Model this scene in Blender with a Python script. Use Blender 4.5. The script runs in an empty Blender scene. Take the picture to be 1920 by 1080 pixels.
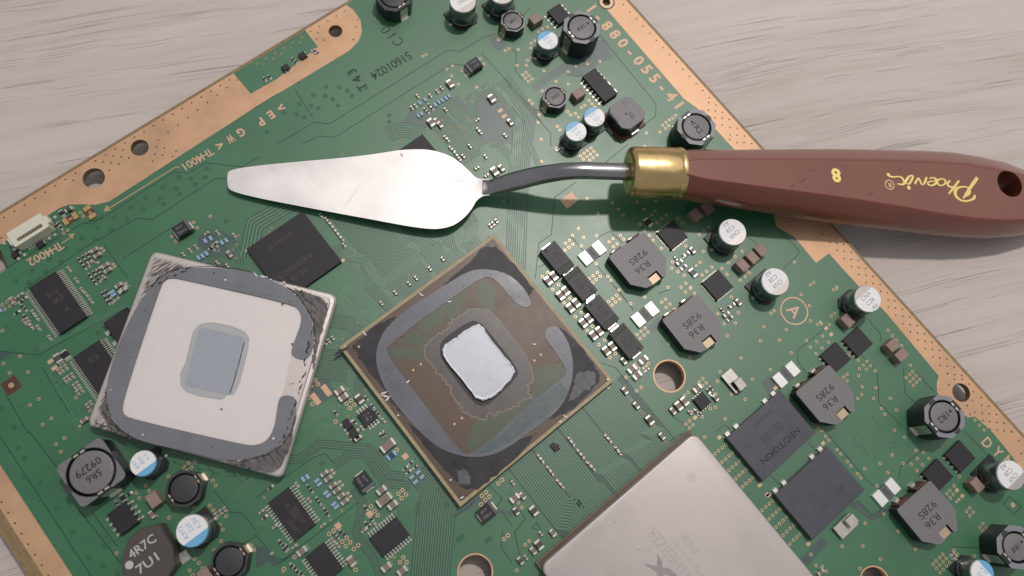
# Close-up of a green circuit board on a wooden table, with a palette knife and a pried-off heat spreader.  1 unit = 1 mm.
import bpy, math, random
from mathutils import Vector, Matrix
R = math.radians
rnd = random.Random(7)
SC = bpy.context.scene
COL = SC.collection

# ------------------------------------------------------------------ camera
F = 1423.530
CX = Vector((0.62292621, 0.77747872, 0.08654357))      # camera right, in world
CY = Vector((0.7679003, -0.58660711, -0.25733487))     # camera down
CZ = Vector((-0.14930531, 0.22675746, -0.96243908))    # camera forward
CAM = Vector((37.8196, -0.7049, 165.3338))
cam = bpy.data.cameras.new('camera')
cam.sensor_width = 36; cam.lens = F / 1920 * 36; cam.clip_start = 1; cam.clip_end = 5000
cam.dof.use_dof = True; cam.dof.focus_distance = 168; cam.dof.aperture_fstop = 0.016
co = bpy.data.objects.new('camera', cam); COL.objects.link(co); SC.camera = co
co.matrix_world = Matrix(((CX.x, -CY.x, -CZ.x, CAM.x), (CX.y, -CY.y, -CZ.y, CAM.y), (CX.z, -CY.z, -CZ.z, CAM.z), (0, 0, 0, 1)))
TABLE_Z = -5.0

# ------------------------------------------------------------------ light
w = bpy.data.worlds.new('World'); SC.world = w; w.use_nodes = True
w.node_tree.nodes['Background'].inputs[0].default_value = (0.93, 0.96, 1.0, 1)
w.node_tree.nodes['Background'].inputs[1].default_value = 0.33
UPW = Vector((-0.79, 0.61, 0)); RTW = Vector((0.62, 0.78, 0))
def area(name, d, dist, sx, sy, power, col, target=(30, 30, 0)):
    l = bpy.data.lights.new(name, 'AREA'); l.shape = 'RECTANGLE' if sx != sy else 'DISK'
    l.size = sx; l.size_y = sy; l.energy = power; l.color = col
    o = bpy.data.objects.new(name, l); COL.objects.link(o)
    d = Vector(d).normalized(); o.location = Vector(target) + d * dist
    o.rotation_euler = (-d).to_track_quat('-Z', 'Y').to_euler()
    return o
kd = Vector((-0.45 * 0.44, 0.88 * 0.44, 1))
area('ceiling_lamp', kd, 800, 40, 40, 3.2e6, (1.0, 0.93, 0.88))
wd = UPW * 0.5 + RTW * 0.4 + Vector((0, 0, 1))
area('window_light', wd, 900, 1100, 1000, 1.95e6, (1.0, 0.955, 0.93))
SC.view_settings.view_transform = 'Standard'; SC.view_settings.look = 'None'
SC.view_settings.exposure = 0.0; SC.view_settings.gamma = 1.0
SC.cycles.max_bounces = 6

# ------------------------------------------------------------------ where a point of the photograph lies at height z
def at(x, y, z=0.0):
    d = CX * ((x - 960) / F) + CY * ((y - 540) / F) + CZ
    return CAM + d * ((z - CAM.z) / d.z)
def tl(tx, ty, p, z=0.0): return at(tx + p[0] / 4, ty + p[1] / 4, z)

# ------------------------------------------------------------------ materials
def mat(name, col, rough=0.5, metal=0.0, spec=0.5, coat=0.0, var=0.0, scale=1.0, bump=0.0, bscale=20.0, rvar=0.0, col2=None, streak=None, crough=0.12):
    m = bpy.data.materials.new(name); m.use_nodes = True; nt = m.node_tree; n = nt.nodes; b = n['Principled BSDF']
    b.inputs['Base Color'].default_value = (*col, 1); b.inputs['Roughness'].default_value = rough
    b.inputs['Metallic'].default_value = metal; b.inputs['Specular IOR Level'].default_value = spec
    b.inputs['Coat Weight'].default_value = coat; b.inputs['Coat Roughness'].default_value = crough
    g = n.new('ShaderNodeNewGeometry')
    if var or rvar:
        t = n.new('ShaderNodeTexNoise'); t.inputs['Scale'].default_value = scale; t.inputs['Detail'].default_value = 6; t.inputs['Roughness'].default_value = 0.62
        if streak:
            mp = n.new('ShaderNodeMapping'); mp.inputs['Rotation'].default_value = (0, 0, R(streak[0])); mp.inputs['Scale'].default_value = (streak[1], 1, 1); nt.links.new(g.outputs['Position'], mp.inputs[0]); nt.links.new(mp.outputs[0], t.inputs['Vector'])
        else: nt.links.new(g.outputs['Position'], t.inputs['Vector'])
        if var:
            r = n.new('ShaderNodeValToRGB'); r.color_ramp.elements[0].position = 0.32; r.color_ramp.elements[1].position = 0.68
            c2 = col2 or tuple(min(1, c * (1 + var)) for c in col)
            r.color_ramp.elements[0].color = (*[c * (1 - (0 if col2 else var)) for c in col], 1); r.color_ramp.elements[1].color = (*c2, 1)
            nt.links.new(t.outputs['Fac'], r.inputs[0]); nt.links.new(r.outputs[0], b.inputs['Base Color'])
        if rvar:
            mr = n.new('ShaderNodeMapRange'); mr.inputs[1].default_value = 0.3; mr.inputs[2].default_value = 0.7
            mr.inputs[3].default_value = max(0.02, rough - rvar); mr.inputs[4].default_value = rough + rvar
            nt.links.new(t.outputs['Fac'], mr.inputs[0]); nt.links.new(mr.outputs[0], b.inputs['Roughness'])
    if bump:
        t2 = n.new('ShaderNodeTexNoise'); t2.inputs['Scale'].default_value = bscale; t2.inputs['Detail'].default_value = 4
        nt.links.new(g.outputs['Position'], t2.inputs['Vector'])
        bp = n.new('ShaderNodeBump'); bp.inputs['Strength'].default_value = 1; bp.inputs['Distance'].default_value = bump
        nt.links.new(t2.outputs['Fac'], bp.inputs['Height']); nt.links.new(bp.outputs[0], b.inputs['Normal'])
    return m
M = {}
def mk(k, *a, **kw): M[k] = mat(k, *a, **kw)
mk('mask_green', (0.021, 0.127, 0.052), 0.44, var=0.11, scale=0.05, bump=0.004, bscale=2.0, spec=0.9, coat=0.12, crough=0.35, rvar=0.04)
mk('mask_gap', (0.024, 0.064, 0.055), 0.46, var=0.1, scale=0.3, spec=0.9, coat=0.12, crough=0.35)
mk('mask_line', (0.010, 0.044, 0.030), 0.5)
mk('mask_trace', (0.052, 0.172, 0.088), 0.44, spec=0.9, coat=0.12, crough=0.35)
mk('mask_groove', (0.014, 0.060, 0.036), 0.46, spec=0.8)
mk('mask_via', (0.038, 0.13, 0.062), 0.35)
mk('copper', (0.57, 0.345, 0.205), 0.44, 0.35, var=0.09, scale=0.12, rvar=0.1)
mk('copper_dark', (0.085, 0.030, 0.020), 0.6)
mk('laminate', (0.23, 0.155, 0.075), 0.55, var=0.2, scale=1.0)
mk('laminate_side', (0.20, 0.14, 0.07), 0.7)
mk('ring_gold', (0.56, 0.40, 0.25), 0.4, 0.35)
mk('hole_black', (0.012, 0.010, 0.010), 0.7)
mk('print_copper', (0.60, 0.37, 0.25), 0.5, 0.15)
mk('print_dim', (0.36, 0.27, 0.14), 0.5)
mk('ink', (0.022, 0.045, 0.036), 0.6)
mk('ic_black', (0.020, 0.017, 0.022), 0.55, spec=0.4, var=0.12, scale=0.6, bump=0.01, bscale=14)
mk('ic_print', (0.056, 0.048, 0.058), 0.6)
mk('ic_print_light', (0.16, 0.15, 0.18), 0.5)
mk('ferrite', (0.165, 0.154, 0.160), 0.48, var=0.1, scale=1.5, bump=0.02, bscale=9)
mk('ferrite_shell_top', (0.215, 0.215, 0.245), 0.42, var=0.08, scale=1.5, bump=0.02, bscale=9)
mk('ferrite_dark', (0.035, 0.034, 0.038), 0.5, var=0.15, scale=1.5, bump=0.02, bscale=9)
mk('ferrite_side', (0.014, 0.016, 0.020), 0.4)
mk('ferrite_print', (0.018, 0.017, 0.018), 0.6)
mk('brown_ferrite', (0.066, 0.054, 0.050), 0.6, var=0.15, scale=2.0, bump=0.03, bscale=9)
mk('white_print', (0.46, 0.44, 0.42), 0.6)
mk('solder', (0.72, 0.70, 0.66), 0.3, 0.85, bump=0.02, bscale=5)
mk('tin', (0.66, 0.63, 0.58), 0.35, 0.7, var=0.08, scale=3, bump=0.01, bscale=6)
mk('lead', (0.68, 0.64, 0.57), 0.3, 0.8)
mk('gold', (0.80, 0.55, 0.24), 0.28, 0.85)
mk('gold_pale', (0.46, 0.37, 0.24), 0.48, 0.5)
mk('mlcc', (0.20, 0.150, 0.122), 0.5, var=0.08, scale=1.5)
mk('mlcc_big', (0.27, 0.185, 0.155), 0.55, var=0.1, scale=0.5, bump=0.01, bscale=8)
mk('mlcc_dark', (0.06, 0.052, 0.05), 0.5)
mk('resistor', (0.014, 0.016, 0.020), 0.35)
mk('blue_chip', (0.26, 0.37, 0.50), 0.45)
mk('blue_dark', (0.02, 0.05, 0.10), 0.35)
mk('blue_end', (0.25, 0.45, 0.66), 0.35)
mk('can_side', (0.20, 0.23, 0.23), 0.26, 0.8)  # dark grey-green stands in for the board mirrored in the can
mk('can_top', (0.46, 0.42, 0.40), 0.4, 0.5, var=0.05, scale=3)
mk('can_white', (0.74, 0.735, 0.74), 0.42, bump=0.01, bscale=3)
mk('can_blue', (0.145, 0.39, 0.64), 0.42)
mk('can_ink', (0.16, 0.16, 0.17), 0.5)
mk('can_ink_blue', (0.16, 0.36, 0.55), 0.5)
mk('plastic_black', (0.012, 0.012, 0.014), 0.45)
mk('polymer_block', (0.040, 0.037, 0.040), 0.55, var=0.1, scale=1.0, bump=0.01, bscale=12)
mk('polymer_band', (0.020, 0.019, 0.021), 0.55)
mk('tokin', (0.058, 0.058, 0.075), 0.42, var=0.12, scale=0.35, bump=0.01, bscale=10, rvar=0.05)
mk('shunt_end', (0.76, 0.75, 0.735), 0.38, 0.25, bump=0.01, bscale=3)
mk('shunt_body', (0.10, 0.105, 0.11), 0.5)
mk('connector', (0.60, 0.585, 0.47), 0.5, bump=0.01, bscale=3)
mk('clip_steel', (0.46, 0.44, 0.41), 0.42, 0.6, var=0.1, scale=1.2)
mk('sealant', (0.108, 0.114, 0.138), 0.36, var=0.10, scale=0.15, bump=0.015, bscale=1, rvar=0.08)
mk('sealant_grey', (0.155, 0.158, 0.176), 0.42, var=0.10, scale=0.15, bump=0.015, bscale=1, rvar=0.06)
mk('sealant_green', (0.066, 0.092, 0.100), 0.4, var=0.2, scale=0.3, bump=0.02, bscale=2)
mk('substrate', (0.088, 0.054, 0.033), 0.42, var=0.1, scale=0.12, rvar=0.05)
mk('substrate_green', (0.060, 0.080, 0.048), 0.42, var=0.1, scale=0.3)
mk('substrate_edge', (0.33, 0.265, 0.145), 0.5, var=0.15, scale=0.8)
mk('substrate_rib', (0.075, 0.092, 0.060), 0.42)
mk('halo', (0.080, 0.068, 0.066), 0.36, var=0.1, scale=0.3, rvar=0.06)
mk('halo_edge', (0.21, 0.178, 0.14), 0.5)
mk('char', (0.012, 0.011, 0.014), 0.5, var=1.0, scale=0.22, col2=(0.036, 0.033, 0.040), bump=0.03, bscale=1.2, spec=0.35)
mk('char_grey', (0.085, 0.085, 0.098), 0.5, var=0.35, scale=0.7, bump=0.03, bscale=2.5)
mk('lid_char', (0.030, 0.025, 0.026), 0.5, var=1.0, scale=1.7, col2=(0.17, 0.15, 0.145), bump=0.05, bscale=3, streak=(-84, 0.18))
mk('die_gap_shade', (0.012, 0.011, 0.013), 0.5)  # near-black colour for the shadow around and down the sides of the die
mk('paste', (0.335, 0.352, 0.392), 0.42, 0.45, var=0.18, scale=0.18, bump=0.006, bscale=4, rvar=0.08)
mk('paste_rim', (0.52, 0.53, 0.57), 0.42, 0.3, bump=0.03, bscale=3)
mk('nickel', (0.45, 0.405, 0.392), 0.47, 0.4, var=0.05, scale=0.08, bump=0.003, bscale=6, rvar=0.09)
mk('dimple', (0.51, 0.465, 0.45), 0.5, 0.2)
mk('cpu_print', (0.40, 0.365, 0.355), 0.5, 0.3)
mk('cpu_logo', (0.29, 0.262, 0.258), 0.5, 0.3)
mk('lid_floor', (0.66, 0.615, 0.60), 0.5, 0.12, var=0.02, scale=0.3)
mk('residue', (0.31, 0.335, 0.378), 0.5, var=0.05, scale=1.0, bump=0.02, bscale=6)
mk('residue_rim', (0.44, 0.44, 0.45), 0.3, 0.2, bump=0.05, bscale=2)
mk('brass', (0.72, 0.51, 0.235), 0.24, 1.0, var=0.05, scale=0.4, rvar=0.05)
mk('gilt', (0.88, 0.72, 0.24), 0.35, 0.55)
mk('pale_gilt', (0.72, 0.50, 0.30), 0.45, 0.3)
mk('varnish', (0.170, 0.041, 0.019), 0.34, coat=0.8, crough=0.13, var=0.06, scale=0.1, spec=0.5)
mk('scuff', (0.10, 0.035, 0.028), 0.6)
mk('dust', (0.30, 0.33, 0.30), 0.8)
mk('white_speck', (0.75, 0.74, 0.73), 0.6)
mk('brown_pad', (0.085, 0.030, 0.016), 0.5)

def nodes_of(m): return m.node_tree, m.node_tree.nodes, m.node_tree.nodes['Principled BSDF']
# brushed steel of the blade
def steel(name, col, rough, axis_deg):
    m = mat(name, col, rough, 1.0); nt, n, b = nodes_of(m)
    g = n.new('ShaderNodeNewGeometry'); mp = n.new('ShaderNodeMapping'); mp.inputs['Rotation'].default_value = (0, 0, R(-axis_deg)); mp.inputs['Scale'].default_value = (0.12, 5, 1)
    t = n.new('ShaderNodeTexNoise'); t.inputs['Scale'].default_value = 1.0; t.inputs['Detail'].default_value = 5
    nt.links.new(g.outputs['Position'], mp.inputs[0]); nt.links.new(mp.outputs[0], t.inputs['Vector'])
    t2 = n.new('ShaderNodeTexNoise'); t2.inputs['Scale'].default_value = 0.09; t2.inputs['Detail'].default_value = 5; nt.links.new(g.outputs['Position'], t2.inputs['Vector'])
    mx = n.new('ShaderNodeMath'); mx.operation = 'MULTIPLY_ADD'; mx.inputs[1].default_value = 0.3; nt.links.new(t.outputs['Fac'], mx.inputs[0]); nt.links.new(t2.outputs['Fac'], mx.inputs[2])
    mr = n.new('ShaderNodeMapRange'); mr.inputs[1].default_value = 0.4; mr.inputs[2].default_value = 0.95; mr.inputs[3].default_value = rough - 0.08; mr.inputs[4].default_value = rough + 0.12
    nt.links.new(mx.outputs[0], mr.inputs[0]); nt.links.new(mr.outputs[0], b.inputs['Roughness'])
    cr = n.new('ShaderNodeValToRGB'); cr.color_ramp.elements[0].color = (*[c * 0.86 for c in col], 1); cr.color_ramp.elements[1].color = (*[min(1, c * 1.06) for c in col], 1)
    cr.color_ramp.elements[0].position = 0.45; cr.color_ramp.elements[1].position = 0.8
    nt.links.new(mx.outputs[0], cr.inputs[0]); nt.links.new(cr.outputs[0], b.inputs['Base Color'])
    bp = n.new('ShaderNodeBump'); bp.inputs['Distance'].default_value = 0.01; nt.links.new(t.outputs['Fac'], bp.inputs['Height']); nt.links.new(bp.outputs[0], b.inputs['Normal'])
    return m
M['blade_steel'] = steel('blade_steel', (0.80, 0.76, 0.75), 0.46, 50); M['blade_steel'].node_tree.nodes['Principled BSDF'].inputs['Metallic'].default_value = 0.6
M['blade_smudge'] = mat('blade_smudge', (0.70, 0.655, 0.65), 0.5, 0.6, var=0.1, scale=1.0)
M['shaft_steel'] = steel('shaft_steel', (0.40, 0.385, 0.40), 0.24, 50)

# pale wood-grain table
def table_mat():
    m = mat('pale_wood', (0.5, 0.45, 0.42), 0.55); nt, n, b = nodes_of(m)
    def N(k, **kw):
        x = n.new(k)
        for a, v in kw.items(): setattr(x, a, v)
        return x
    g = N('ShaderNodeNewGeometry'); rot = N('ShaderNodeMapping'); rot.inputs['Rotation'].default_value = (0, 0, R(-65)); nt.links.new(g.outputs['Position'], rot.inputs[0])
    # gentle wander of the grain
    wn = N('ShaderNodeTexNoise'); wn.inputs['Scale'].default_value = 0.012; nt.links.new(rot.outputs[0], wn.inputs['Vector'])
    wv = N('ShaderNodeVectorMath', operation='MULTIPLY_ADD'); wv.inputs[1].default_value = (0, 9, 0); nt.links.new(wn.outputs['Color'], wv.inputs[0]); nt.links.new(rot.outputs[0], wv.inputs[2])
    def streak(sx, sy, det, sc=1.0):
        mp = N('ShaderNodeMapping'); mp.inputs['Scale'].default_value = (sx, sy, 1); nt.links.new(wv.outputs[0], mp.inputs[0])
        t = N('ShaderNodeTexNoise'); t.inputs['Scale'].default_value = sc; t.inputs['Detail'].default_value = det; t.inputs['Roughness'].default_value = 0.65
        nt.links.new(mp.outputs[0], t.inputs['Vector']); return t
    a1 = streak(0.018, 0.26, 9); a2 = streak(0.006, 0.035, 3); a3 = streak(0.030, 4.2, 2); a4 = streak(0.006, 0.22, 3)
    cr = N('ShaderNodeValToRGB'); e = cr.color_ramp.elements
    e[0].position = 0.30; e[0].color = (0.395, 0.340, 0.305, 1); e[1].position = 0.70; e[1].color = (0.575, 0.512, 0.488, 1)
    x = e.new(0.48); x.color = (0.500, 0.438, 0.410, 1)
    mm = N('ShaderNodeMath', operation='MULTIPLY_ADD'); mm.inputs[1].default_value = 0.5; nt.links.new(a1.outputs['Fac'], mm.inputs[0])
    m5 = N('ShaderNodeMath', operation='MULTIPLY'); m5.inputs[1].default_value = 0.5; nt.links.new(a2.outputs['Fac'], m5.inputs[0]); nt.links.new(m5.outputs[0], mm.inputs[2])
    nt.links.new(mm.outputs[0], cr.inputs[0])
    # fine dark pores, only along some grain lines
    p1 = N('ShaderNodeMapRange'); p1.inputs[1].default_value = 0.60; p1.inputs[2].default_value = 0.70; nt.links.new(a3.outputs['Fac'], p1.inputs[0])
    p2 = N('ShaderNodeMapRange'); p2.inputs[1].default_value = 0.47; p2.inputs[2].default_value = 0.56; nt.links.new(a4.outputs['Fac'], p2.inputs[0])
    pm = N('ShaderNodeMath', operation='MULTIPLY'); nt.links.new(p1.outputs[0], pm.inputs[0]); nt.links.new(p2.outputs[0], pm.inputs[1])
    pf = N('ShaderNodeMath', operation='MULTIPLY'); pf.inputs[1].default_value = 0.48; nt.links.new(pm.outputs[0], pf.inputs[0])
    mx = N('ShaderNodeMixRGB'); mx.inputs[2].default_value = (0.20, 0.165, 0.15, 1); nt.links.new(pf.outputs[0], mx.inputs[0]); nt.links.new(cr.outputs[0], mx.inputs[1])
    nt.links.new(mx.outputs[0], b.inputs['Base Color'])
    bp = N('ShaderNodeBump'); bp.inputs['Distance'].default_value = 0.12; bp.invert = True; nt.links.new(pm.outputs[0], bp.inputs['Height']); nt.links.new(bp.outputs[0], b.inputs['Normal'])
    return m
M['pale_wood'] = table_mat()

# scraped plate of the heat spreader: scratches and black residue towards the corners
def lid_mat():
    m = mat('scraped_nickel', (0.6, 0.55, 0.53), 0.38, 0.5); nt, n, b = nodes_of(m)
    tc = n.new('ShaderNodeTexCoord')
    sp = n.new('ShaderNodeSeparateXYZ'); nt.links.new(tc.outputs['Object'], sp.inputs[0])
    def noise(sx, sy, rz, det, thr0, thr1):
        mp = n.new('ShaderNodeMapping'); mp.inputs['Scale'].default_value = (sx, sy, 1); mp.inputs['Rotation'].default_value = (0, 0, rz); nt.links.new(tc.outputs['Object'], mp.inputs[0])
        t = n.new('ShaderNodeTexNoise'); t.inputs['Scale'].default_value = 1; t.inputs['Detail'].default_value = det; t.inputs['Roughness'].default_value = 0.7; nt.links.new(mp.outputs[0], t.inputs['Vector'])
        r = n.new('ShaderNodeMapRange'); r.inputs[1].default_value = thr0; r.inputs[2].default_value = thr1; nt.links.new(t.outputs['Fac'], r.inputs[0]); return r
    a = noise(2.2, 0.35, 0.8, 8, 0.42, 0.60); c = noise(0.16, 0.16, 0, 4, 0.36, 0.52); d = noise(6, 0.25, 0.5, 3, 0.55, 0.7)
    def M_(op, x, y=None):
        q = n.new('ShaderNodeMath'); q.operation = op
        for i_, v_ in enumerate((x, y)):
            if v_ is None: continue
            if isinstance(v_, (int, float)): q.inputs[i_].default_value = v_
            else: nt.links.new(v_, q.inputs[i_])
        return q.outputs[0]
    ca, sa = math.cos(R(38.6)), math.sin(R(38.6))
    u_ = M_('ABSOLUTE', M_('ADD', M_('MULTIPLY', sp.outputs[0], ca), M_('MULTIPLY', sp.outputs[1], sa)))
    v_ = M_('ABSOLUTE', M_('ADD', M_('MULTIPLY', sp.outputs[0], -sa), M_('MULTIPLY', sp.outputs[1], ca)))
    cor = n.new('ShaderNodeMapRange'); cor.inputs[1].default_value = 24.5; cor.inputs[2].default_value = 29.5; nt.links.new(M_('ADD', u_, v_), cor.inputs[0])
    edg = n.new('ShaderNodeMapRange'); edg.inputs[1].default_value = 18.9; edg.inputs[2].default_value = 18.2; nt.links.new(M_('MAXIMUM', u_, v_), edg.inputs[0])
    ce = M_('MULTIPLY', cor.outputs[0], M_('ADD', M_('MULTIPLY', edg.outputs[0], .9), .1))
    m1 = n.new('ShaderNodeMath'); m1.operation = 'MULTIPLY'; nt.links.new(a.outputs[0], m1.inputs[0]); nt.links.new(c.outputs[0], m1.inputs[1])
    m2 = n.new('ShaderNodeMath'); m2.operation = 'MULTIPLY_ADD'; m2.inputs[1].default_value = 0.25; m2.use_clamp = True; nt.links.new(d.outputs[0], m2.inputs[0]); nt.links.new(m1.outputs[0], m2.inputs[2]); m3 = n.new('ShaderNodeMath'); m3.operation = 'MULTIPLY'; nt.links.new(m2.outputs[0], m3.inputs[0]); nt.links.new(ce, m3.inputs[1]); m2 = m3
    cr = n.new('ShaderNodeValToRGB'); e = cr.color_ramp.elements; e[0].color = (0.60, 0.54, 0.52, 1); e[1].color = (0.045, 0.037, 0.038, 1); e[1].position = 0.95
    x = e.new(0.45); x.color = (0.27, 0.235, 0.225, 1)
    nt.links.new(m2.outputs[0], cr.inputs[0]); nt.links.new(cr.outputs[0], b.inputs['Base Color'])
    iv = n.new('ShaderNodeMapRange'); iv.inputs[3].default_value = 0.5; iv.inputs[4].default_value = 0.0; nt.links.new(m2.outputs[0], iv.inputs[0]); nt.links.new(iv.outputs[0], b.inputs['Metallic'])
    bp = n.new('ShaderNodeBump'); bp.inputs['Distance'].default_value = 0.06; nt.links.new(m2.outputs[0], bp.inputs['Height']); nt.links.new(bp.outputs[0], b.inputs['Normal'])
    return m
M['scraped_nickel'] = lid_mat()

# ------------------------------------------------------------------ mesh helpers
class MB:
    def __init__(s): s.v = []; s.f = []; s.m = []; s.mats = []; s.cur = 0
    def mat(s, k):
        if k not in s.mats: s.mats.append(k)
        s.cur = s.mats.index(k); return s
    def face(s, pts):
        i = len(s.v); s.v += [tuple(p) for p in pts]; s.f.append(tuple(range(i, i + len(pts)))); s.m.append(s.cur)
    def loft(s, rings, cap0=True, cap1=True):
        b = len(s.v); n = len(rings[0])
        for r in rings: s.v += [tuple(p) for p in r]
        for k in range(len(rings) - 1):
            for i in range(n):
                j = (i + 1) % n; s.f.append((b + k * n + i, b + k * n + j, b + (k + 1) * n + j, b + (k + 1) * n + i)); s.m.append(s.cur)
        if cap0: s.f.append(tuple(b + i for i in reversed(range(n)))); s.m.append(s.cur)
        if cap1: s.f.append(tuple(b + (len(rings) - 1) * n + i for i in range(n))); s.m.append(s.cur)
    def prism(s, poly, z0, z1, bev=0.0):
        if bev:
            c = Vector((sum(p[0] for p in poly) / len(poly), sum(p[1] for p in poly) / len(poly)))
            inn = []
            for p in poly:
                d = Vector((p[0], p[1])) - c; L = d.length; q = c + d * ((L - bev * 1.3) / L); inn.append((q.x, q.y, z1))
            s.loft([[(p[0], p[1], z0) for p in poly], [(p[0], p[1], z1 - bev) for p in poly], inn])
        else: s.loft([[(p[0], p[1], z0) for p in poly], [(p[0], p[1], z1) for p in poly]])
    def box(s, x0, x1, y0, y1, z0, z1, bev=0.0): s.prism([(x0, y0), (x1, y0), (x1, y1), (x0, y1)], z0, z1, bev)
    def lathe(s, prof, n=32, c=(0, 0), cap0=True, cap1=True):
        s.loft([[(c[0] + r * math.cos(2 * math.pi * i / n), c[1] + r * math.sin(2 * math.pi * i / n), z) for i in range(n)] for r, z in prof], cap0, cap1)
    def annulus(s, c, r0, r1, z, n=14):
        b = len(s.v)
        for r in (r0, r1): s.v += [(c[0] + r * math.cos(2 * math.pi * i / n), c[1] + r * math.sin(2 * math.pi * i / n), z) for i in range(n)]
        for i in range(n): j = (i + 1) % n; s.f.append((b + i, b + n + i, b + n + j, b + j)); s.m.append(s.cur)
    def disc(s, c, r, z, n=12): s.face([(c[0] + r * math.cos(2 * math.pi * i / n), c[1] + r * math.sin(2 * math.pi * i / n), z) for i in range(n)])
    def ribbon(s, pts, w, z, closed=False, zt=None):
        P = [Vector((p[0], p[1])) for p in pts]; L = []; Rr = []
        for i, p in enumerate(P):
            a = P[i - 1] if i > 0 or closed else None; c = P[(i + 1) % len(P)] if i < len(P) - 1 or closed else None
            d1 = (p - a).normalized() if a is not None else None; d2 = (c - p).normalized() if c is not None else None
            d = ((d1 or d2) + (d2 or d1)).normalized() if (d1 or d2).dot(d2 or d1) > -0.9 else (d1 or d2)
            nn = Vector((-d.y, d.x)); k = 1.0 / max(0.5, nn.dot(Vector((-(d1 or d2).y, (d1 or d2).x))))
            ww = w[i] if isinstance(w, (list, tuple)) else w
            L.append(p + nn * (ww / 2 * k)); Rr.append(p - nn * (ww / 2 * k))
        m = len(P) if closed else len(P) - 1
        for i in range(m):
            j = (i + 1) % len(P); s.face([(Rr[i].x, Rr[i].y, z), (Rr[j].x, Rr[j].y, z), (L[j].x, L[j].y, z), (L[i].x, L[i].y, z)])
    def mesh(s, name, smooth=False):
        me = bpy.data.meshes.new(name); me.from_pydata(s.v, [], s.f)
        for k in s.mats: me.materials.append(M[k])
        me.polygons.foreach_set('material_index', s.m)
        if smooth: me.shade_smooth()
        me.update(); return me
    def build(s, name, parent=None, loc=None, rz=0, smooth=False, kind=None, label=None):
        return put(name, s.mesh(name, smooth), parent, loc, rz, kind, label)
def put(name, me, parent=None, loc=None, rz=0, kind=None, label=None):
    o = bpy.data.objects.new(name, me); COL.objects.link(o); o.parent = parent
    if loc is not None: o.location = loc
    o.rotation_euler[2] = rz
    if kind: o['kind'] = kind
    if label: o['label'] = label
    return o
def empty(name, label, cat, loc=(0, 0, 0)):
    o = bpy.data.objects.new(name, None); COL.objects.link(o); o.location = loc; o['label'] = label; o['category'] = cat; return o
def smooth_angle(me, deg=35):
    me.shade_smooth()
    try:
        me.set_sharp_from_angle(angle=R(deg))
    except Exception: pass
    return me
def curve_mesh(name, polys, z, k, depth=0.0):
    """flat sheet (or slab) from closed outlines; outlines inside others are holes. z is the top."""
    cu = bpy.data.curves.new(name, 'CURVE'); cu.dimensions = '2D'; cu.fill_mode = 'BOTH'; cu.extrude = depth / 2
    for pl in polys:
        sp = cu.splines.new('POLY'); sp.points.add(len(pl) - 1)
        for i, p in enumerate(pl): sp.points[i].co = (p[0], p[1], 0, 1)
        sp.use_cyclic_u = True
    o = bpy.data.objects.new(name, cu); me = bpy.data.meshes.new_from_object(o)
    me.transform(Matrix.Translation((0, 0, z - depth / 2))); me.materials.clear(); me.materials.append(M[k])
    bpy.data.objects.remove(o); bpy.data.curves.remove(cu); me.name = name
    return me
FONT = {}
def text_mesh(s, k, h, wd=None, bold=0.0, res=2, nat=None):
    key = (s, k, round(h, 3), wd and round(wd, 3), bold, nat)
    if key in FONT: return FONT[key]
    sp = 1.0
    if nat:   # keep the letters' own proportions and open up the spacing instead
        ext = []
        for q in (1.0, 2.0):
            cu = bpy.data.curves.new('t', 'FONT'); cu.body = s; cu.size = 1; cu.space_character = q; o = bpy.data.objects.new('t', cu); me = bpy.data.meshes.new_from_object(o)
            xs = [v.co.x for v in me.vertices]; ys = [v.co.y for v in me.vertices]; ext.append((max(xs) - min(xs), max(ys) - min(ys))); bpy.data.objects.remove(o); bpy.data.curves.remove(cu)
        want = wd / (h / ext[0][1] * nat); sp = 1 + (want - ext[0][0]) / (ext[1][0] - ext[0][0])
    cu = bpy.data.curves.new('printed_marking', 'FONT'); cu.body = s; cu.size = 1; cu.resolution_u = res; cu.offset = bold; cu.space_character = sp; cu.align_x = 'CENTER'; cu.align_y = 'CENTER'
    o = bpy.data.objects.new('t', cu); me = bpy.data.meshes.new_from_object(o); bpy.data.objects.remove(o); bpy.data.curves.remove(cu)
    xs = [v.co.x for v in me.vertices]; ys = [v.co.y for v in me.vertices]
    if xs:
        x0, x1, y0, y1 = min(xs), max(xs), min(ys), max(ys); ky = h / (y1 - y0); kx = (wd / (x1 - x0)) if wd else ky
        for v in me.vertices: v.co.x = (v.co.x - (x0 + x1) / 2) * kx; v.co.y = (v.co.y - (y0 + y1) / 2) * ky
    me.materials.clear(); me.materials.append(M[k]); me.name = 'printed_marking'; FONT[key] = me
    return me
def text(s, parent, loc, h, deg, k, wd=None, bold=0.0, name='printed_marking', nat=None):
    return put(name, text_mesh(s, k, h, wd, bold, nat=nat), parent, loc, R(deg))
def letter_mesh(ch, k, h, bold):
    key = ('L', ch, k, h, bold)
    if key in FONT: return FONT[key]
    def mk_(c_):
        cu = bpy.data.curves.new('t', 'FONT'); cu.body = c_; cu.size = 1; cu.offset = bold; cu.resolution_u = 2; o = bpy.data.objects.new('t', cu); me = bpy.data.meshes.new_from_object(o); bpy.data.objects.remove(o); bpy.data.curves.remove(cu); return me
    ys = [v.co.y for v in mk_('H').vertices]; y0, y1 = min(ys), max(ys); f = h / (y1 - y0)
    me = mk_(ch); xs = [v.co.x for v in me.vertices]; xm = (min(xs) + max(xs)) / 2; wd_ = (max(xs) - min(xs)) * f; kx = f * min(1.0, .78 * h / wd_)
    for v in me.vertices: v.co.x = (v.co.x - xm) * kx; v.co.y = (v.co.y - (y0 + y1) / 2) * f
    me.materials.clear(); me.materials.append(M[k]); me.name = 'letter'; FONT[key] = me; return me
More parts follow.
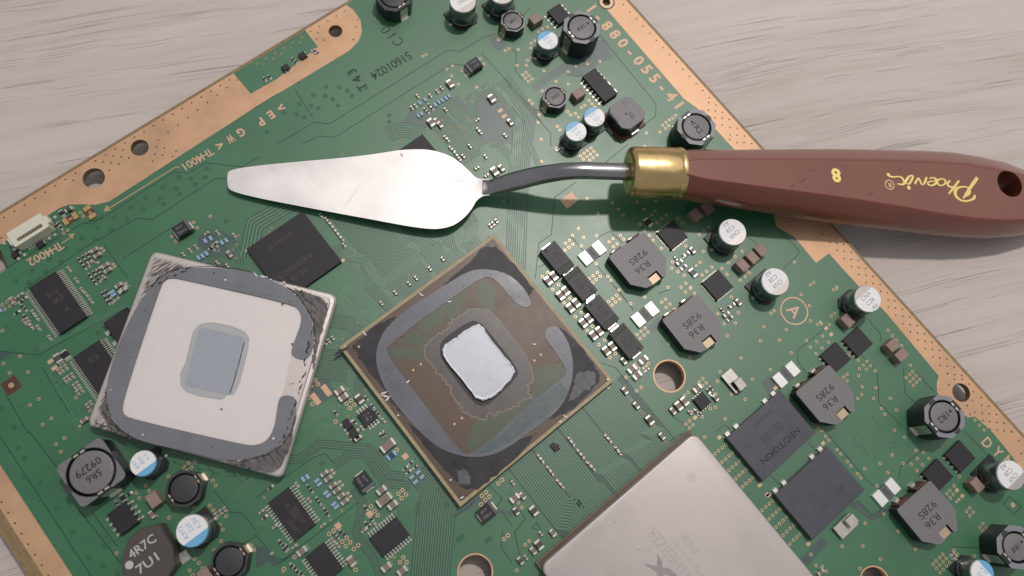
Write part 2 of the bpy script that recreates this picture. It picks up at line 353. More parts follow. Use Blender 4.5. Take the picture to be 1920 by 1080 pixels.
def arc(c, r, a0, a1, n): return [(c[0] + r * math.cos(R(a0 + (a1 - a0) * i / n)), c[1] + r * math.sin(R(a0 + (a1 - a0) * i / n))) for i in range(n + 1)]
def circ(c, r, n=40): return arc(c, r, 0, 360, n)[:-1]
def rrect(x0, x1, y0, y1, r, n=6):
    return arc((x1 - r, y1 - r), r, 0, 90, n) + arc((x0 + r, y1 - r), r, 90, 180, n) + arc((x0 + r, y0 + r), r, 180, 270, n) + arc((x1 - r, y0 + r), r, 270, 360, n)
def chaikin(P, it=2, closed=True):
    for _ in range(it):
        Q = []
        n = len(P)
        for i in range(n if closed else n - 1):
            a = P[i]; b = P[(i + 1) % n]; Q.append(tuple(a[k] * .75 + b[k] * .25 for k in range(len(a)))); Q.append(tuple(a[k] * .25 + b[k] * .75 for k in range(len(a))))
        if not closed: Q = [P[0]] + Q + [P[-1]]
        P = Q
    return P
def cat(P, n=4):
    out = []
    for i in range(len(P) - 1):
        p0, p1, p2, p3 = P[max(0, i - 1)], P[i], P[i + 1], P[min(len(P) - 1, i + 2)]
        for k in range(n):
            t_ = k / n; out.append(tuple(.5 * (2 * p1[j] + (p2[j] - p0[j]) * t_ + (2 * p0[j] - 5 * p1[j] + 4 * p2[j] - p3[j]) * t_ ** 2 + (3 * p1[j] - p0[j] - 3 * p2[j] + p3[j]) * t_ ** 3) for j in range(len(p1))))
    return out + [tuple(P[-1])]
def px(pts, z=0.0): return [tuple(at(p[0], p[1], z)[:2]) for p in pts]
def tp(tx, ty, pts, z=0.0): return [tuple(tl(tx, ty, p, z)[:2]) for p in pts]

# ================================================================== TABLE
tb = MB().mat('pale_wood'); tb.box(-900, 900, -900, 900, TABLE_Z - 20, TABLE_Z)
tb.build('tabletop', kind='structure')

# ================================================================== CIRCUIT BOARD
board = empty('circuit_board', 'green circuit board with copper edges, covered in small chips, coils and capacitors', 'circuit board', (0, 0, 0))
X0, X1, Y0, Y1 = -69.65, 150.0, -73.6, 109.84
big_holes = []
def hole(pxc, pyc, rpx, z=0.0):
    c = at(pxc, pyc, z); e = at(pxc + rpx, pyc, z); return ((c.x, c.y), (e - c).length)
H = [hole(1255, 705, 28), hole(891, 1073, 31), hole(629, 58.5, 13), hole(262, 277, 17), hole(176, 334, 21), hole(1802, 736, 16.5), hole(1137, 4, 7.5), hole(1640, 1092, 26)]
slot = px([(-40, 440), (-8, 458), (0, 466), (14, 496), (15, 503), (8, 508), (-40, 535)])
outer = [(X0, Y0), (X1, Y0), (X1, Y1), (X0, Y1)]
holes = [circ(c, r) for c, r in H]
body = curve_mesh('laminate', [outer] + holes + [slot], 0.0, 'laminate', 1.6)
put('laminate', body, board)
ins = lambda m: [(X0 + m, Y0 + (2.3 if m < 2 else m)), (X1, Y0 + (2.3 if m < 2 else m)), (X1, Y1 - m), (X0 + m, Y1 - m)]
put('solder_mask', curve_mesh('solder_mask', [ins(0.75)] + holes + [slot], 0.02, 'mask_green'), board)

# bare copper borders (sheets above the mask)
cb = [
 # along the upper left edge, up to the green window
 px([(-60, 444), (438, 138), (470, 176), (520, 148), (596, 88), (566, 56), (650, 8), (662, 18), (676, 38), (679, 60), (672, 78), (655, 95), (640, 104), (468, 208), (372, 270), (330, 297), (245, 352), (205, 378), (180, 384), (150, 383), (128, 384), (110, 391), (90, 404), (75, 413), (-60, 495)]),
]
cb[0][0] = (X0 + 0.75, cb[0][0][1]); cb[0][1] = (X0 + 0.75, cb[0][1][1])
a566 = at(571, 60); cb[0][5] = (a566.x, a566.y)
# window notch copper touches the board edge between (571,52) and (655,2)
yn = at(648, 8)
cb[0][5] = (X0 + 0.75, at(572, 56).y); cb[0].insert(6, (X0 + 0.75, yn.y)); cb[0].pop(7)
cop = curve_mesh('copper_border', [cb[0], holes[2], holes[3], holes[4]], 0.04, 'copper'); put('copper_border', cop, board)
yr = Y1 - 0.75
rc = px([(1137, 17), (1283, 186), (1306, 202), (1365, 268), (1440, 345), (1455, 425), (1488, 443), (1530, 493), (1554, 475), (1608, 535), (1660, 585), (1760, 705), (1756, 720), (1757, 735), (1765, 748), (1790, 765), (1815, 783), (1828, 781), (1860, 810), (1885, 840), (1925, 892), (1990, 970)])
cop = curve_mesh('copper_border', [[(at(1120, 0).x - 30, yr), (rc[0][0] - 30, rc[0][1])] + rc + [(X1, rc[-1][1]), (X1, yr)], holes[5], holes[6]], 0.04, 'copper'); put('copper_border', cop, board)
cop = curve_mesh('copper_border', [[(-60, -71.3), (60, -71.3), (60, -67.1), (-60, -67.1)]], 0.04, 'copper'); put('copper_border', cop, board)
# plated rims of the mounting holes
rim = MB()
rim.mat('ring_gold'); rim.annulus(H[6][0], H[6][1], H[6][1] + 0.75, 0.06, 28); rim.mat('mask_line').annulus(H[6][0], H[6][1] + 0.75, H[6][1] + 1.1, 0.058, 28)
rim.build('hole_rim', board)
for i in (0, 1, 7):
    rim = MB().mat('copper'); c, r = H[i]; rim.annulus(c, r, r + 0.32, 0.05, 40); rim.loft([[(c[0] + (r - .01) * math.cos(a * math.pi / 20), c[1] + (r - .01) * math.sin(a * math.pi / 20), z) for a in range(40)] for z in (-1.6, 0.05)], False, False); rim.build('hole_rim', board)

# ---------------- copper traces, gaps and lines under the green mask
GAP = MB().mat('mask_gap'); LIN = MB().mat('mask_line'); GRV = MB().mat('mask_groove'); TRC = MB().mat('mask_trace')
def gap(pts): GAP.face([(p[0], p[1], 0.0252 + 0.0001 * len(GAP.f)) for p in (pts if area2(pts) > 0 else pts[::-1])])
def area2(p): return sum(p[i][0] * p[(i + 1) % len(p)][1] - p[(i + 1) % len(p)][0] * p[i][1] for i in range(len(p)))
NB = [0, 0]
def offs0(P, d):
    P = [Vector(p) for p in P]; out = []
    for i, p in enumerate(P):
        d1 = (p - P[i - 1]).normalized() if i else None; d2 = (P[i + 1] - p).normalized() if i < len(P) - 1 else None
        d1 = d1 or d2; d2 = d2 or d1; t = (d1 + d2).normalized(); nn = Vector((-t.y, t.x)); k = 1 / max(0.55, nn.dot(Vector((-d1.y, d1.x))))
        out.append(tuple(p + nn * d * k))
    return out
def bundle(pts, n, pitch, wd=None, bg=True, zz=0.036, pair=0.0, jit=0.0, sh=None):
    offs = offs0 if sh is None else (lambda P, d: [(p[0] + sh[0] * d, p[1] + sh[1] * d) for p in P])
    wd = wd or pitch * 0.5; NB[0] += 1; zz = 0.034 + NB[0] * 0.00022
    if bg:
        a = offs(pts, (n * pitch) / 2 + .15); b = offs(pts, -(n * pitch) / 2 - .15)
        for i in range(len(pts) - 1):
            q = [b[i], b[i + 1], a[i + 1], a[i]]; GRV.face([(p[0], p[1], 0.0285 + 0.00009 * NB[0] + 0.00003 * (i % 3)) for p in q])
    for k in range(n):
        o = (k - (n - 1) / 2) * pitch + (pair if k % 2 else -pair)
        q = offs(pts, o)
        if jit:
            q[0] = tuple(Vector(q[0]) + (Vector(q[1]) - Vector(q[0])).normalized() * rnd.uniform(-jit, jit)); q[-1] = tuple(Vector(q[-1]) + (Vector(q[-1]) - Vector(q[-2])).normalized() * rnd.uniform(-jit, jit))
        TRC.ribbon(q, wd, zz)
def line(pts, wd=0.16): NB[1] += 1; LIN.ribbon(pts, wd, 0.0435 + NB[1] * 0.00005)
def zp(x0, y0, s, pts): return [tuple(at(x0 + a / s, y0 + b / s)[:2]) for a, b in pts]

# field of parallel traces between the bare processor and the capped one
GRV.face([(42.6, 12.6, .028), (61.6, 12.6, .028), (61.6, 45.4, .028), (42.6, 45.4, .0282)])
for k in range(24):
    y = 13.2 + k * 0.55
    if k == 11: continue
    if k < 11: TRC.ribbon([(42, y), (55.4 + (10 - k) * 0.32, y), (57.0 + (10 - k) * 0.32, y + 1.6), (62, y + 1.6)], 0.27, 0.036)
    else: TRC.ribbon([(42, y), (58.2 - (k - 13) * .1, y), (58.9 - (k - 13) * .1, y + .7), (62, y + .7)], 0.27, 0.036)
for k in range(32):
    y = 27.0 + k * 0.55
    if k in (12, 31): continue
    q = 1.9 if k < 12 else 2.3
    xs = 54.8 + (k % 12) * 0.12
    TRC.ribbon([(42, y), (xs, y), (xs + q * .8, y + q * .55), (62, y + q * .55)], 0.27, 0.036)
# lines that run down beside it
bundle(tp(480, 810, [(1250, 250), (1385, 420), (1350, 620), (1300, 1150)]), 15, 0.52, 0.2)
# memory chip -> bare processor
bundle(tp(480, 270, [(720, 470), (1090, 900), (1085, 985), (1210, 1160), (1290, 1270)]), 19, 0.56, 0.24, jit=1.5, sh=(0, 1))
bundle(tp(480, 270, [(1060, 560), (1190, 720), (1290, 740), (1400, 870), (1470, 960)]), 10, 0.56, 0.24, jit=.6, sh=(0, 1))
bundle(tp(480, 270, [(1280, 590), (1380, 700), (1440, 720), (1455, 800), (1530, 890)]), 6, 0.5, 0.2, jit=.5, sh=(0, 1))
bundle(tp(480, 270, [(1520, 470), (1620, 610), (1600, 720), (1650, 790)]), 7, 0.5, 0.2, jit=.5, sh=(0, 1))
bundle(tp(480, 270, [(600, 760), (680, 850), (790, 860), (870, 960), (860, 1060)]), 5, 0.5, 0.2, sh=(0, 1))
bundle(px([(940, 150), (988, 212), (974, 300), (970, 400), (966, 505)]), 9, 0.5, 0.2)
bundle(px([(995, 275), (1010, 310)]), 2, 0.5, 0.2)
bundle(zp(740, 130, 4.908, [(700, 480), (705, 280), (860, 170), (940, 185), (1130, 440), (1120, 830)]), 4, 0.55, 0.2, zz=.037)
bundle(zp(740, 130, 4.908, [(-60, 600), (40, 560), (100, 560), (280, 600)]), 6, 0.6, 0.24)
bundle(zp(740, 130, 4.908, [(490, 290), (690, 520), (700, 600), (800, 720)]), 6, 0.45, 0.18)
bundle(zp(740, 130, 4.908, [(300, 370), (460, 530), (620, 700), (720, 830)]), 9, 0.55, 0.18, zz=.0365, sh=(0, 1))
bundle(zp(740, 130, 4.908, [(880, 680), (960, 690), (1120, 880)]), 3, 0.5, 0.2)
bundle(zp(420, 380, 5.4, [(700, -10), (310, 220), (270, 420), (240, 560)]), 5, 0.75, 0.4)
bundle(tp(0, 270, [(1600, 640), (1700, 740), (1780, 800), (1800, 900)]), 3, 0.5, 0.2)
bundle(tp(0, 270, [(1480, 880), (1600, 870), (1700, 960)]), 3, 0.5, 0.2)
bundle(tp(480, 540, [(420, 560), (690, 590), (740, 690), (830, 730)]), 14, 0.46, 0.16, bg=True, sh=(.72, -.68))
bundle(tp(480, 540, [(560, 250), (690, 262), (790, 345)]), 6, 0.45, 0.18, bg=True, sh=(.7, -.7))
bundle(tp(480, 540, [(720, -20), (650, 60), (720, 190), (880, 205), (900, 290)]), 4, 0.5, 0.18, bg=False)
bundle(tp(480, 540, [(860, -40), (1000, 110), (1110, 130)]), 8, 0.45, 0.18, bg=True)
bundle(tp(480, 810, [(230, 205), (325, 205), (475, 88), (850, 122), (1000, 322), (1120, 332)]), 3, 0.5, 0.18)
bundle(tp(480, 810, [(590, 245), (720, 168), (820, 172), (970, 385), (1165, 405)]), 3, 0.5, 0.18)
bundle(tp(480, 810, [(700, 480), (750, 450), (800, 520), (750, 760), (880, 950), (940, 1100)]), 3, 0.45, 0.16)
bundle(tp(480, 540, [(330, 1000), (470, 900), (560, 880)]), 2, 0.6, 0.2, bg=False)
bundle(tp(480, 810, [(0, 680), (80, 690), (130, 670)]), 3, 0.4, 0.16, bg=False)
bundle(tp(0, 540, [(560, 330), (700, 270), (960, 130)]), 3, 0.5, 0.2, bg=False)
bundle(tp(0, 810, [(1770, 500), (1785, 440), (1920, 330)]), 2, 0.5, 0.2, bg=False)
bundle(tp(480, 0, [(1610, 800), (1640, 690), (1760, 640), (1850, 690), (1960, 810)]), 2, .55, .2, bg=False)
bundle(tp(960, 270, [(-40, 520), (60, 640), (40, 900), (60, 1000)]), 3, .6, .2, bg=False)
bundle(tp(480, 540, [(340, 1060), (560, 900), (600, 900)]), 3, .5, .18, bg=False)
bundle(tp(480, 540, [(470, 1040), (560, 1030), (700, 1075)]), 2, .5, .18, bg=False)
bundle(tp(0, 540, [(300, 440), (420, 400), (700, 220), (760, 230)]), 3, .45, .16, bg=False)
bundle(tp(0, 540, [(360, 620), (560, 1000), (600, 1090)]), 2, .5, .16, bg=False)
bundle(tp(480, 270, [(640, 830), (700, 820), (800, 860), (960, 1080)]), 4, .5, .2, bg=False)
# darker patches where there is no copper under the mask
for T0, pl in [((960, 0), [(600, 300), (690, 300), (765, 440), (720, 450), (640, 480), (560, 550), (520, 580), (430, 560), (400, 540), (300, 600), (270, 620), (180, 690), (150, 640), (250, 560), (380, 480), (480, 420)]),
               ((960, 540), [(1010, 300), (1105, 205), (1110, 300), (1040, 345)]),
               ((480, 0), [(1130, 880), (1160, 790), (1200, 830), (1290, 960), (1200, 1000), (1080, 945), (1030, 950), (1110, 900)]),
               ((480, 0), [(1495, 690), (1600, 830), (1580, 850), (1500, 770)]),
               ((480, 0), [(1740, 290), (1800, 260), (1880, 330), (1840, 380), (1790, 370)]),
               ((480, 0), [(1600, 800), (1700, 660), (1800, 650), (1920, 790), (1920, 1080), (1700, 1080), (1640, 960)]),
               ((1440, 810), [(600, 545), (675, 515), (780, 632), (860, 575), (930, 560), (860, 630), (780, 668), (680, 600)]),
               ((1440, 810), [(240, 960), (400, 780), (447, 840), (300, 1000)]),
               ((0, 540), [(-40, 470), (95, 490), (-40, 570)]),
               ((480, 810), [(0, 850), (60, 860), (150, 960), (210, 965), (330, 880), (250, 940), (130, 1010), (100, 970), (0, 1030)]),
               ((480, 540), [(380, 700), (520, 640), (600, 800), (480, 880)]),
               ((480, 810), [(1480, 560), (1530, 580), (1660, 460), (1860, 590), (1920, 600), (1920, 640), (1850, 610), (1700, 520), (1480, 650)]),
               ((0, 270), [(1490, 690), (1560, 640), (1640, 640), (1780, 720), (1800, 800), (1740, 860), (1600, 850), (1480, 760)]),
               ((960, 540), [(1870, 700), (1960, 640), (2000, 760), (1920, 800)])]:
    gap(tp(*T0, pl))
for T0, pl in [((480, 0), [(160, 1080), (440, 915), (550, 930), (1440, 375), (1530, 385), (1700, 285), (1800, 250)]),
               ((480, 0), [(350, 1080), (470, 1020), (590, 1030), (1470, 480), (1570, 490)]), ((480, 0), [(1690, 400), (1920, 650), (2100, 850)]),
               ((480, 0), [(290, 670), (430, 885)]), ((480, 0), [(-20, 815), (170, 700)]),
               ((0, 270), [(640, 590), (760, 560), (1300, 210), (1410, 220), (1550, 140), (1810, 172), (1950, 95)]),
               ((0, 270), [(-20, 975), (100, 900), (620, 595), (700, 600), (780, 530)]),
               ((0, 270), [(180, 1090), (640, 775), (1030, 555), (1140, 567), (1620, 257), (1710, 262)]),
               ((0, 270), [(780, 760), (960, 1010)]), ((0, 270), [(920, 860), (1300, 620)]),
               ((960, 270), [(870, 0), (640, 190)]), ((960, 270), [(480, 285), (320, 400), (295, 680), (200, 745), (175, 1010)]), ((960, 270), [(200, 925), (245, 900)]),
               ((960, 270), [(640, 700), (735, 655), (830, 740)]), ((960, 270), [(440, 690), (560, 830)]), ((960, 270), [(620, 890), (860, 1180), (910, 1240)]), ((960, 270), [(940, 660), (1000, 600)]),
               ((960, 270), [(1760, 700), (1820, 730), (1850, 770)]), ((1440, 270), [(0, 560), (235, 800), (225, 830), (120, 930)]),
               ((960, 0), [(0, 370), (35, 400), (25, 530), (80, 600)]), ((960, 0), [(-30, 640), (290, 1000), (292, 1100)]), ((960, 0), [(640, 240), (1080, 780), (1077, 870), (900, 1000)]),
               ((960, 0), [(0, 800), (100, 930)]), ((960, 0), [(200, 830), (160, 820), (220, 920)]), ((960, 0), [(410, 560), (500, 575), (530, 550)]), ((960, 0), [(20, 170), (140, 60)]),
               ((960, 540), [(780, -10), (910, 165)]), ((960, 540), [(1200, 960), (1280, 1010), (1350, 1090)]), ((960, 540), [(1100, 40), (1190, 10)]), ((960, 540), [(670, 560), (780, 600), (870, 720)]),
               ((960, 540), [(1530, 1080), (1590, 1025), (1640, 1060)]),
               ((1440, 540), [(740, 220), (845, 350), (840, 400)]), ((1440, 540), [(1015, 600), (1025, 780), (1110, 870)]), ((1440, 540), [(700, 500), (820, 640), (832, 860), (1000, 1030)]),
               ((1440, 540), [(1090, 615), (1245, 775)]), ((1440, 540), [(430, 300), (220, 470), (228, 560), (290, 640)]),
               ((1440, 810), [(430, -5), (760, 380), (815, 420)]), ((1440, 810), [(1480, 0), (1720, 250)]), ((1440, 810), [(985, 340), (990, 270), (1150, 140)]), ((1440, 810), [(670, 510), (780, 627), (860, 570)]),
               ((1440, 810), [(20, 325), (90, 400)]), ((1440, 810), [(300, 78), (360, 140)]), ((1440, 810), [(1370, 860), (1600, 870)]), ((1440, 810), [(1765, 540), (1810, 480), (1900, 560), (1845, 620), (1765, 540)]),
               ((0, 540), [(-10, 472), (295, 503), (400, 440), (960, 145)]), ((0, 540), [(40, 790), (210, 1090)]), ((0, 540), [(320, 600), (520, 940)]), ((0, 540), [(770, 290), (840, 360)]),
               ((0, 810), [(0, 30), (690, 1090)]), ((0, 810), [(215, -10), (440, 280)]), ((0, 810), [(590, 580), (910, 990)]), ((0, 810), [(690, 600), (880, 860)]),
               ((0, 810), [(1600, 430), (1730, 600), (1820, 610), (1920, 740)]), ((0, 810), [(1560, 250), (1605, 310), (1400, 520)]), ((0, 810), [(1840, 830), (1920, 780)]),
               ((480, 810), [(-10, 760), (150, 950), (210, 955), (770, 525)]), ((480, 810), [(0, 490), (430, 192), (520, 160), (585, 235)]), ((480, 810), [(1480, 640), (1600, 560), (1640, 510)]),
               ((480, 810), [(1750, 400), (1845, 500), (1780, 600), (1845, 600), (1920, 700)]), ((480, 810), [(1850, 740), (1840, 870), (1920, 980)]),
               ((960, 810), [(60, 590), (100, 650), (20, 750), (60, 930)]), ((960, 810), [(150, 720), (185, 680), (215, 740), (150, 720)]), ((960, 810), [(1180, 75), (1240, 30), (1290, 10)])]:
    line(tp(*T0, pl))
GRV.build('trace_grooves', board, kind='stuff'); GAP.build('bare_mask_patches', board, kind='stuff'); LIN.build('clearance_lines', board, kind='stuff')

# ---------------- vias
VI = MB()
def vias(T0, s, r1=0.36, r0=0.17, ring='ring_gold', z=0.052):
    for t in s.split():
        a, b = t.split(','); c = tl(*T0, (float(a), float(b)))
        VI.mat(ring).annulus((c.x, c.y), r0, r1, z + rnd.uniform(0, .003), 14); VI.mat('hole_black').disc((c.x, c.y), r0, z - .004 + rnd.uniform(0, .002), 10)
vias((480, 0), '1250,424 1276,410 1818,300 1845,284 1870,380 1896,366 1472,495 1432,520 1466,569 1518,632 1655,654 1550,530 1578,566 1683,441 1710,480')
vias((0, 270), '1578,542 1454,588 1482,628 1290,692 1320,731 605,515 625,543 478,670 510,648')
vias((960, 0), '198,237 227,217 267,203 143,325 170,306 140,360 47,371 116,453 145,435 38,491 108,491 239,532 105,545 80,563 127,568 101,587 150,593 124,611 330,611 420,538 422,633 482,496 567,480 658,461 131,753 152,778 228,683 577,755 599,780 545,790 520,806 622,803 203,862 230,845 417,838 439,862 476,852 499,878 195,917 340,948 361,975 220,1045 1008,997 1108,991 1129,939 1151,964 1154,919 1176,944 1179,900 1204,886 1228,866')
vias((960, 270), '222,131 333,33 362,50 513,90 540,70 563,96 565,49 588,77 592,30 613,57 608,102 637,83 535,115 583,121 995,18 563,411 753,441 797,490 646,522 833,534 936,437 989,491 1036,395 1078,428 1072,506 1157,533 1122,562 1087,590 1241,557 1277,593 958,603 498,633 453,685 536,700 636,688 519,765 431,723 402,744 456,752 426,775 397,796 813,686 837,714 757,711 728,734 789,748 761,770 820,785 787,805 995,652 1030,686 1059,722 1119,783 1473,623 1440,650 1402,677 1303,765 1433,806 1410,889 1202,884 1198,930 1244,957 1293,985 1425,983 1459,955 1498,923 1304,1045 1268,1075 1340,1075 1170,1075 632,898 639,965 608,988 661,993 578,1010 631,1016 604,1040 718,995 740,1023 268,962 228,993 348,1056 1725,805 1673,845 1622,888 1574,933 1612,977 1780,967 1748,995 1712,1022')
vias((1440, 270), '197,886 342,1040 318,1058 515,1072')
vias((960, 540), '306,10 434,78 391,111 519,182 476,215 604,287 564,318 693,391 651,425 775,491 735,522 802,15 784,55 754,79 807,83 724,101 777,106 749,129 996,69 890,117 1122,107 1151,84 1185,122 1156,146 1215,160 1188,183 997,302 967,326 1020,331 937,349 990,355 961,378 1337,5 1300,31 1368,40 1645,68 1543,192 1697,185 1675,262 1590,268 1888,291 1863,396 1613,358 1717,525 1333,520 1177,417 1560,629 1540,699 1645,797 1803,683 1748,835 1598,981 1431,680 1403,705 1456,711 1429,733 1320,783 1293,805 1527,795 1525,895 1487,905 1428,965 1331,996 1303,1020 1356,1027 1329,1050 1023,566 925,575 949,603 855,669 968,745 934,771 723,743')
vias((1440, 540), '248,50 92,48 310,131 45,171 20,191 317,246 137,313 86,391 173,486 18,611 490,14 515,5 499,191 473,211 459,275 368,273 409,361 288,394 364,403 316,443 452,407 404,451 360,492 601,503 675,543 741,550 713,579 767,582 684,605 738,609 802,620 592,648 567,669 592,697 679,657 706,740 807,748 702,799 672,829 790,828 916,827 849,904 962,914 874,947 948,1067 899,317 930,356 965,392 1001,433 1067,580 1084,627 1061,650 1110,656 1035,672 1088,679 1138,684 1064,702 1113,707 1089,730 378,1053 402,1070 1551,990 1584,1029 1619,1066')
vias((1440, 810), '430,32 455,61 517,133 544,164 594,222 619,254 670,313 694,343 1109,138 1165,151 1119,199 1205,199 1074,242 1158,246 1013,235 1117,289 931,172 841,236 724,275 897,305 815,405 1434,335 1395,405 1362,440 1340,463 1387,469 1365,493 1511,570 1487,596 1537,601 1513,627 868,614 975,746 728,684 555,857 711,855 842,953 688,1024 1104,878 1394,886 1418,917 1549,930 1610,688 1588,713 1637,718 1613,743 1286,942 1310,918 1335,948 1260,967 1312,972 1361,979 1237,992 1287,998 1337,1004 1262,1023 1312,1030 1289,1055 1023,40 35,513 8,538 87,575 61,600 35,625 8,651 138,637 112,662 86,687 59,713 191,700 165,724 138,749 112,775 240,762 216,787 190,811 163,838 322,918 359,1000 407,1008 437,1045')
vias((960, 810), '1445,38 1577,117 1548,140 1522,163 1603,93 1628,178 1601,202 1574,226 1653,155 1680,239 1652,263 1625,288 1706,215 1731,300 1704,325 1677,351 1758,277 1782,363 1755,387 1729,411 1808,339 1902,562 1875,587 36,1036 129,819 99,846 48,531 73,565')
vias((0, 540), '18,126 55,103 38,160 75,136 18,320 152,512 26,566 72,637 211,630 292,833 227,877 387,978 322,1023 571,822 677,920')
vias((480, 540), '446,691 467,721 396,824 423,871 712,843 679,867 738,876 705,901 598,1002', 0.44, 0.2)
vias((0, 810), '484,46 420,92 457,149 875,909 1268,642 1265,334 1093,405 1119,441 1021,457 1045,494 1414,233 1378,259 1436,267 1400,291 1462,219 1596,366 1618,400 1451,556 1575,551 1600,585 1697,632 1648,697 1672,731 1658,817 1608,886 1458,951 1491,982 1519,1021 1423,1038 1447,1075 1883,850 1905,883')
vias((480, 810), '1057,133 1099,436 1068,463 1125,470 1092,496 863,558 889,592 913,624 583,738 548,765 681,795 648,822 707,828 673,856 733,878 767,850 747,1033 290,937 209,1028 1105,940 1080,977 1130,975 1725,452 1694,479 1750,484 1720,511 1687,542 1817,385 1847,359 1890,775 1860,802', 0.44, 0.2)
# small thinner vias, rings of mask green
sm = dict(r1=0.27, r0=0.11, ring='print_dim')
vias((480, 0), '1495,715 1400,905 1457,955 1417,970 1440,1002 1537,935 1553,955 1510,955 1557,983 1575,765 1590,880 1570,1020 1363,1023 1285,962 1100,1045 1080,1070 1480,840 1345,1050 1660,815 1870,950 1740,1060 1478,990 1600,900 1515,1040 1620,1045 1410,1050 1330,990', **sm)
vias((960, 810), '187,165 237,233 265,267 313,328 337,357 388,426 417,39 470,102 493,132 543,195 568,226 622,290 694,16 745,80 770,115 823,175 1150,75', **sm)
vias((960, 540), '845,738 871,818 892,840 960,925 990,940 1067,1030 1075,1058 1010,958', **sm)
vias((480, 270), '1040,28 648,75 115,632 104,665 745,800 767,912 1140,985 1190,985 1405,58 1590,110 1618,130 1710,125 1630,185 1705,183 1805,58 1860,428 1740,695 1803,148', **sm)
vias((0, 270), '1775,755 1745,795 1770,855 1790,688 1640,800', **sm)
vias((480, 540), '765,262 650,385 690,758 820,768 625,882 690,965 930,965', **sm)
vias((480, 810), '1045,600 1020,940 1040,940 560,660 645,592 205,1050 60,490', **sm)
for T0, s in [((480, 0), '525,650 625,655 685,680 825,660 720,720 430,712 520,720 575,745 615,790 325,780 413,793 468,811 210,848 303,858 362,880 82,990 1000,865 1000,912'),
              ((0, 270), '1220,325 1097,402 1195,412 1227,450 980,475 1073,488 858,552 953,565 735,628 833,640 613,705 714,718 592,800 490,785 370,865 460,885 240,950 340,955 118,1028 215,1040 1340,248 1432,258 1465,303 1350,375 1320,335 1540,250 1550,185 1695,580'),
              ((0, 810), '140,121 183,199 425,570 545,752 665,938 773,1000 878,1062 782,855 180,333 302,381'), ((0, 540), '15,910 105,1045 275,465 735,335'),
              ((480, 810), '1520,805 1545,787 1728,817 1752,800 495,235 1430,550 1215,550 1210,600')]:
    for t in s.split():
        a, b = t.split(','); c = tl(*T0, (float(a), float(b))); VI.mat('mask_line').annulus((c.x, c.y), .42, .49, .05, 16); VI.mat('mask_via').disc((c.x, c.y), .40, .047, 14)
# tiny tented vias scattered through the signal areas
def dots(T0, s, r=0.13, k='mask_line', z=.05):
    for t in s.split():
        a, b = t.split(','); c = tl(*T0, (float(a), float(b))); VI.mat(k).disc((c.x, c.y), r, z + rnd.uniform(0, .002), 8)
dots((480, 540), '660,55 700,70 725,90 690,120 620,200 720,215 850,205 760,262 640,312 760,180 820,140 505,985 530,1000 590,1045 640,915 500,1060 650,880 440,1000')
dots((480, 270), '1180,720 1205,685 1320,760 1370,740 1440,760 1475,740 1510,800 1545,770 1590,740 1620,745 1555,820 1680,820 1590,800 1640,585 1410,745 700,920 750,960 620,945 520,1050 590,1000 640,990 1525,685 1600,570')
dots((480, 810), '340,165 395,175 380,245 460,75 600,75 640,185 655,155 560,35 590,125 830,100 880,150 1175,125 860,230 1195,205')
dots((0, 540), '45,275 58,290 72,310 340,745 310,700 425,710 395,650 370,815 450,882 465,830 512,845 195,972 145,893 560,915 580,875 620,915 485,940 275,520 300,597 180,755 560,1055 465,1005')
dots((0, 810), '57,287 65,155 298,520 290,665 420,705 720,675 825,832 795,788 755,520 540,890 410,850 1695,497')
dots((1440, 540), '785,972 753,1003 815,1012 720,1033 850,1050 770,310 660,870 330,570 1285,760')
dots((1440, 810), '600,178 808,190 795,208 745,172 785,32 670,20 650,55 690,60 705,45 640,85 660,95 680,110 710,105 727,130 700,125 722,155 905,80 925,90 940,75 955,90 930,110 915,125 945,120 810,325 1500,770 1530,745 1520,800 1555,790 1530,820')
for T0, x, y in [(None, 1600, 50)]: pass
# holes punched in the copper borders
def chain(T0, a, b, n): return [tl(*T0, (a[0] + (b[0] - a[0]) * i / (n - 1), a[1] + (b[1] - a[1]) * i / (n - 1))) for i in range(n)]
CH = chain((0, 0), (938, 1072), (1724, 600), 12) + chain((0, 0), (1188, 1052), (1777, 600), 9) + chain((960, 0), (835, 35), (1628, 896), 17) + chain((960, 0), (1690, 963), (1797, 1078), 3) + chain((0, 810), (13, 527), (364, 1077), 8) + chain((0, 270), (32, 552), (492, 266), 7)
for T0, s in [((960, 0), '1475,770 1473,827 1524,833 1523,882 1576,886 1575,938 1636,957 1636,1012 1632,1047 1687,1015 1688,1070 1740,1070'),
              ((1440, 540), '845,25 896,37 900,90 950,97 902,144 954,151 1007,158 1346,643 1397,686 1455,684 1508,720 1356,726 1538,779 1598,822 1532,842 1493,882 1602,880 1655,886 1551,931 1606,937 1659,943 1712,950 1515,948 1610,994 1661,1001 1715,1008 1768,1015 1665,1059 1718,1066 1771,1073 1825,1077'),
              ((0, 270), '567,219 551,274 717,128 776,134 835,143 894,152 820,197 793,81 851,90 909,97 968,106 866,37 924,46 1161,77 1219,85 1175,22 1234,31 1321,55 1292,97 1145,130 50,682 10,705'),
              ((480, 0), '408,238 475,201 539,160 603,120 666,84 748,202 763,147 730,297 466,246 455,294 510,302 318,617'), ((1440, 810), '1880,65 1899,160 1825,0')]:
    for t in s.split(): a, b = t.split(','); CH.append(tl(*T0, (float(a), float(b))))
for k in range(7):
    for j in range(3): CH.append(tl(1440, 270, (408 + k * 54.4 + j * 53, 678 + k * 60.3 + j * 7.3)))
for k in range(8):
    for j in range(3): CH.append(tl(1440, 540, (957 + k * 55.5 + j * 53, 205 + k * 62.5 + j * 7)))
for c in CH: VI.mat('copper_dark').disc((c.x, c.y), 0.2, 0.062, 10)
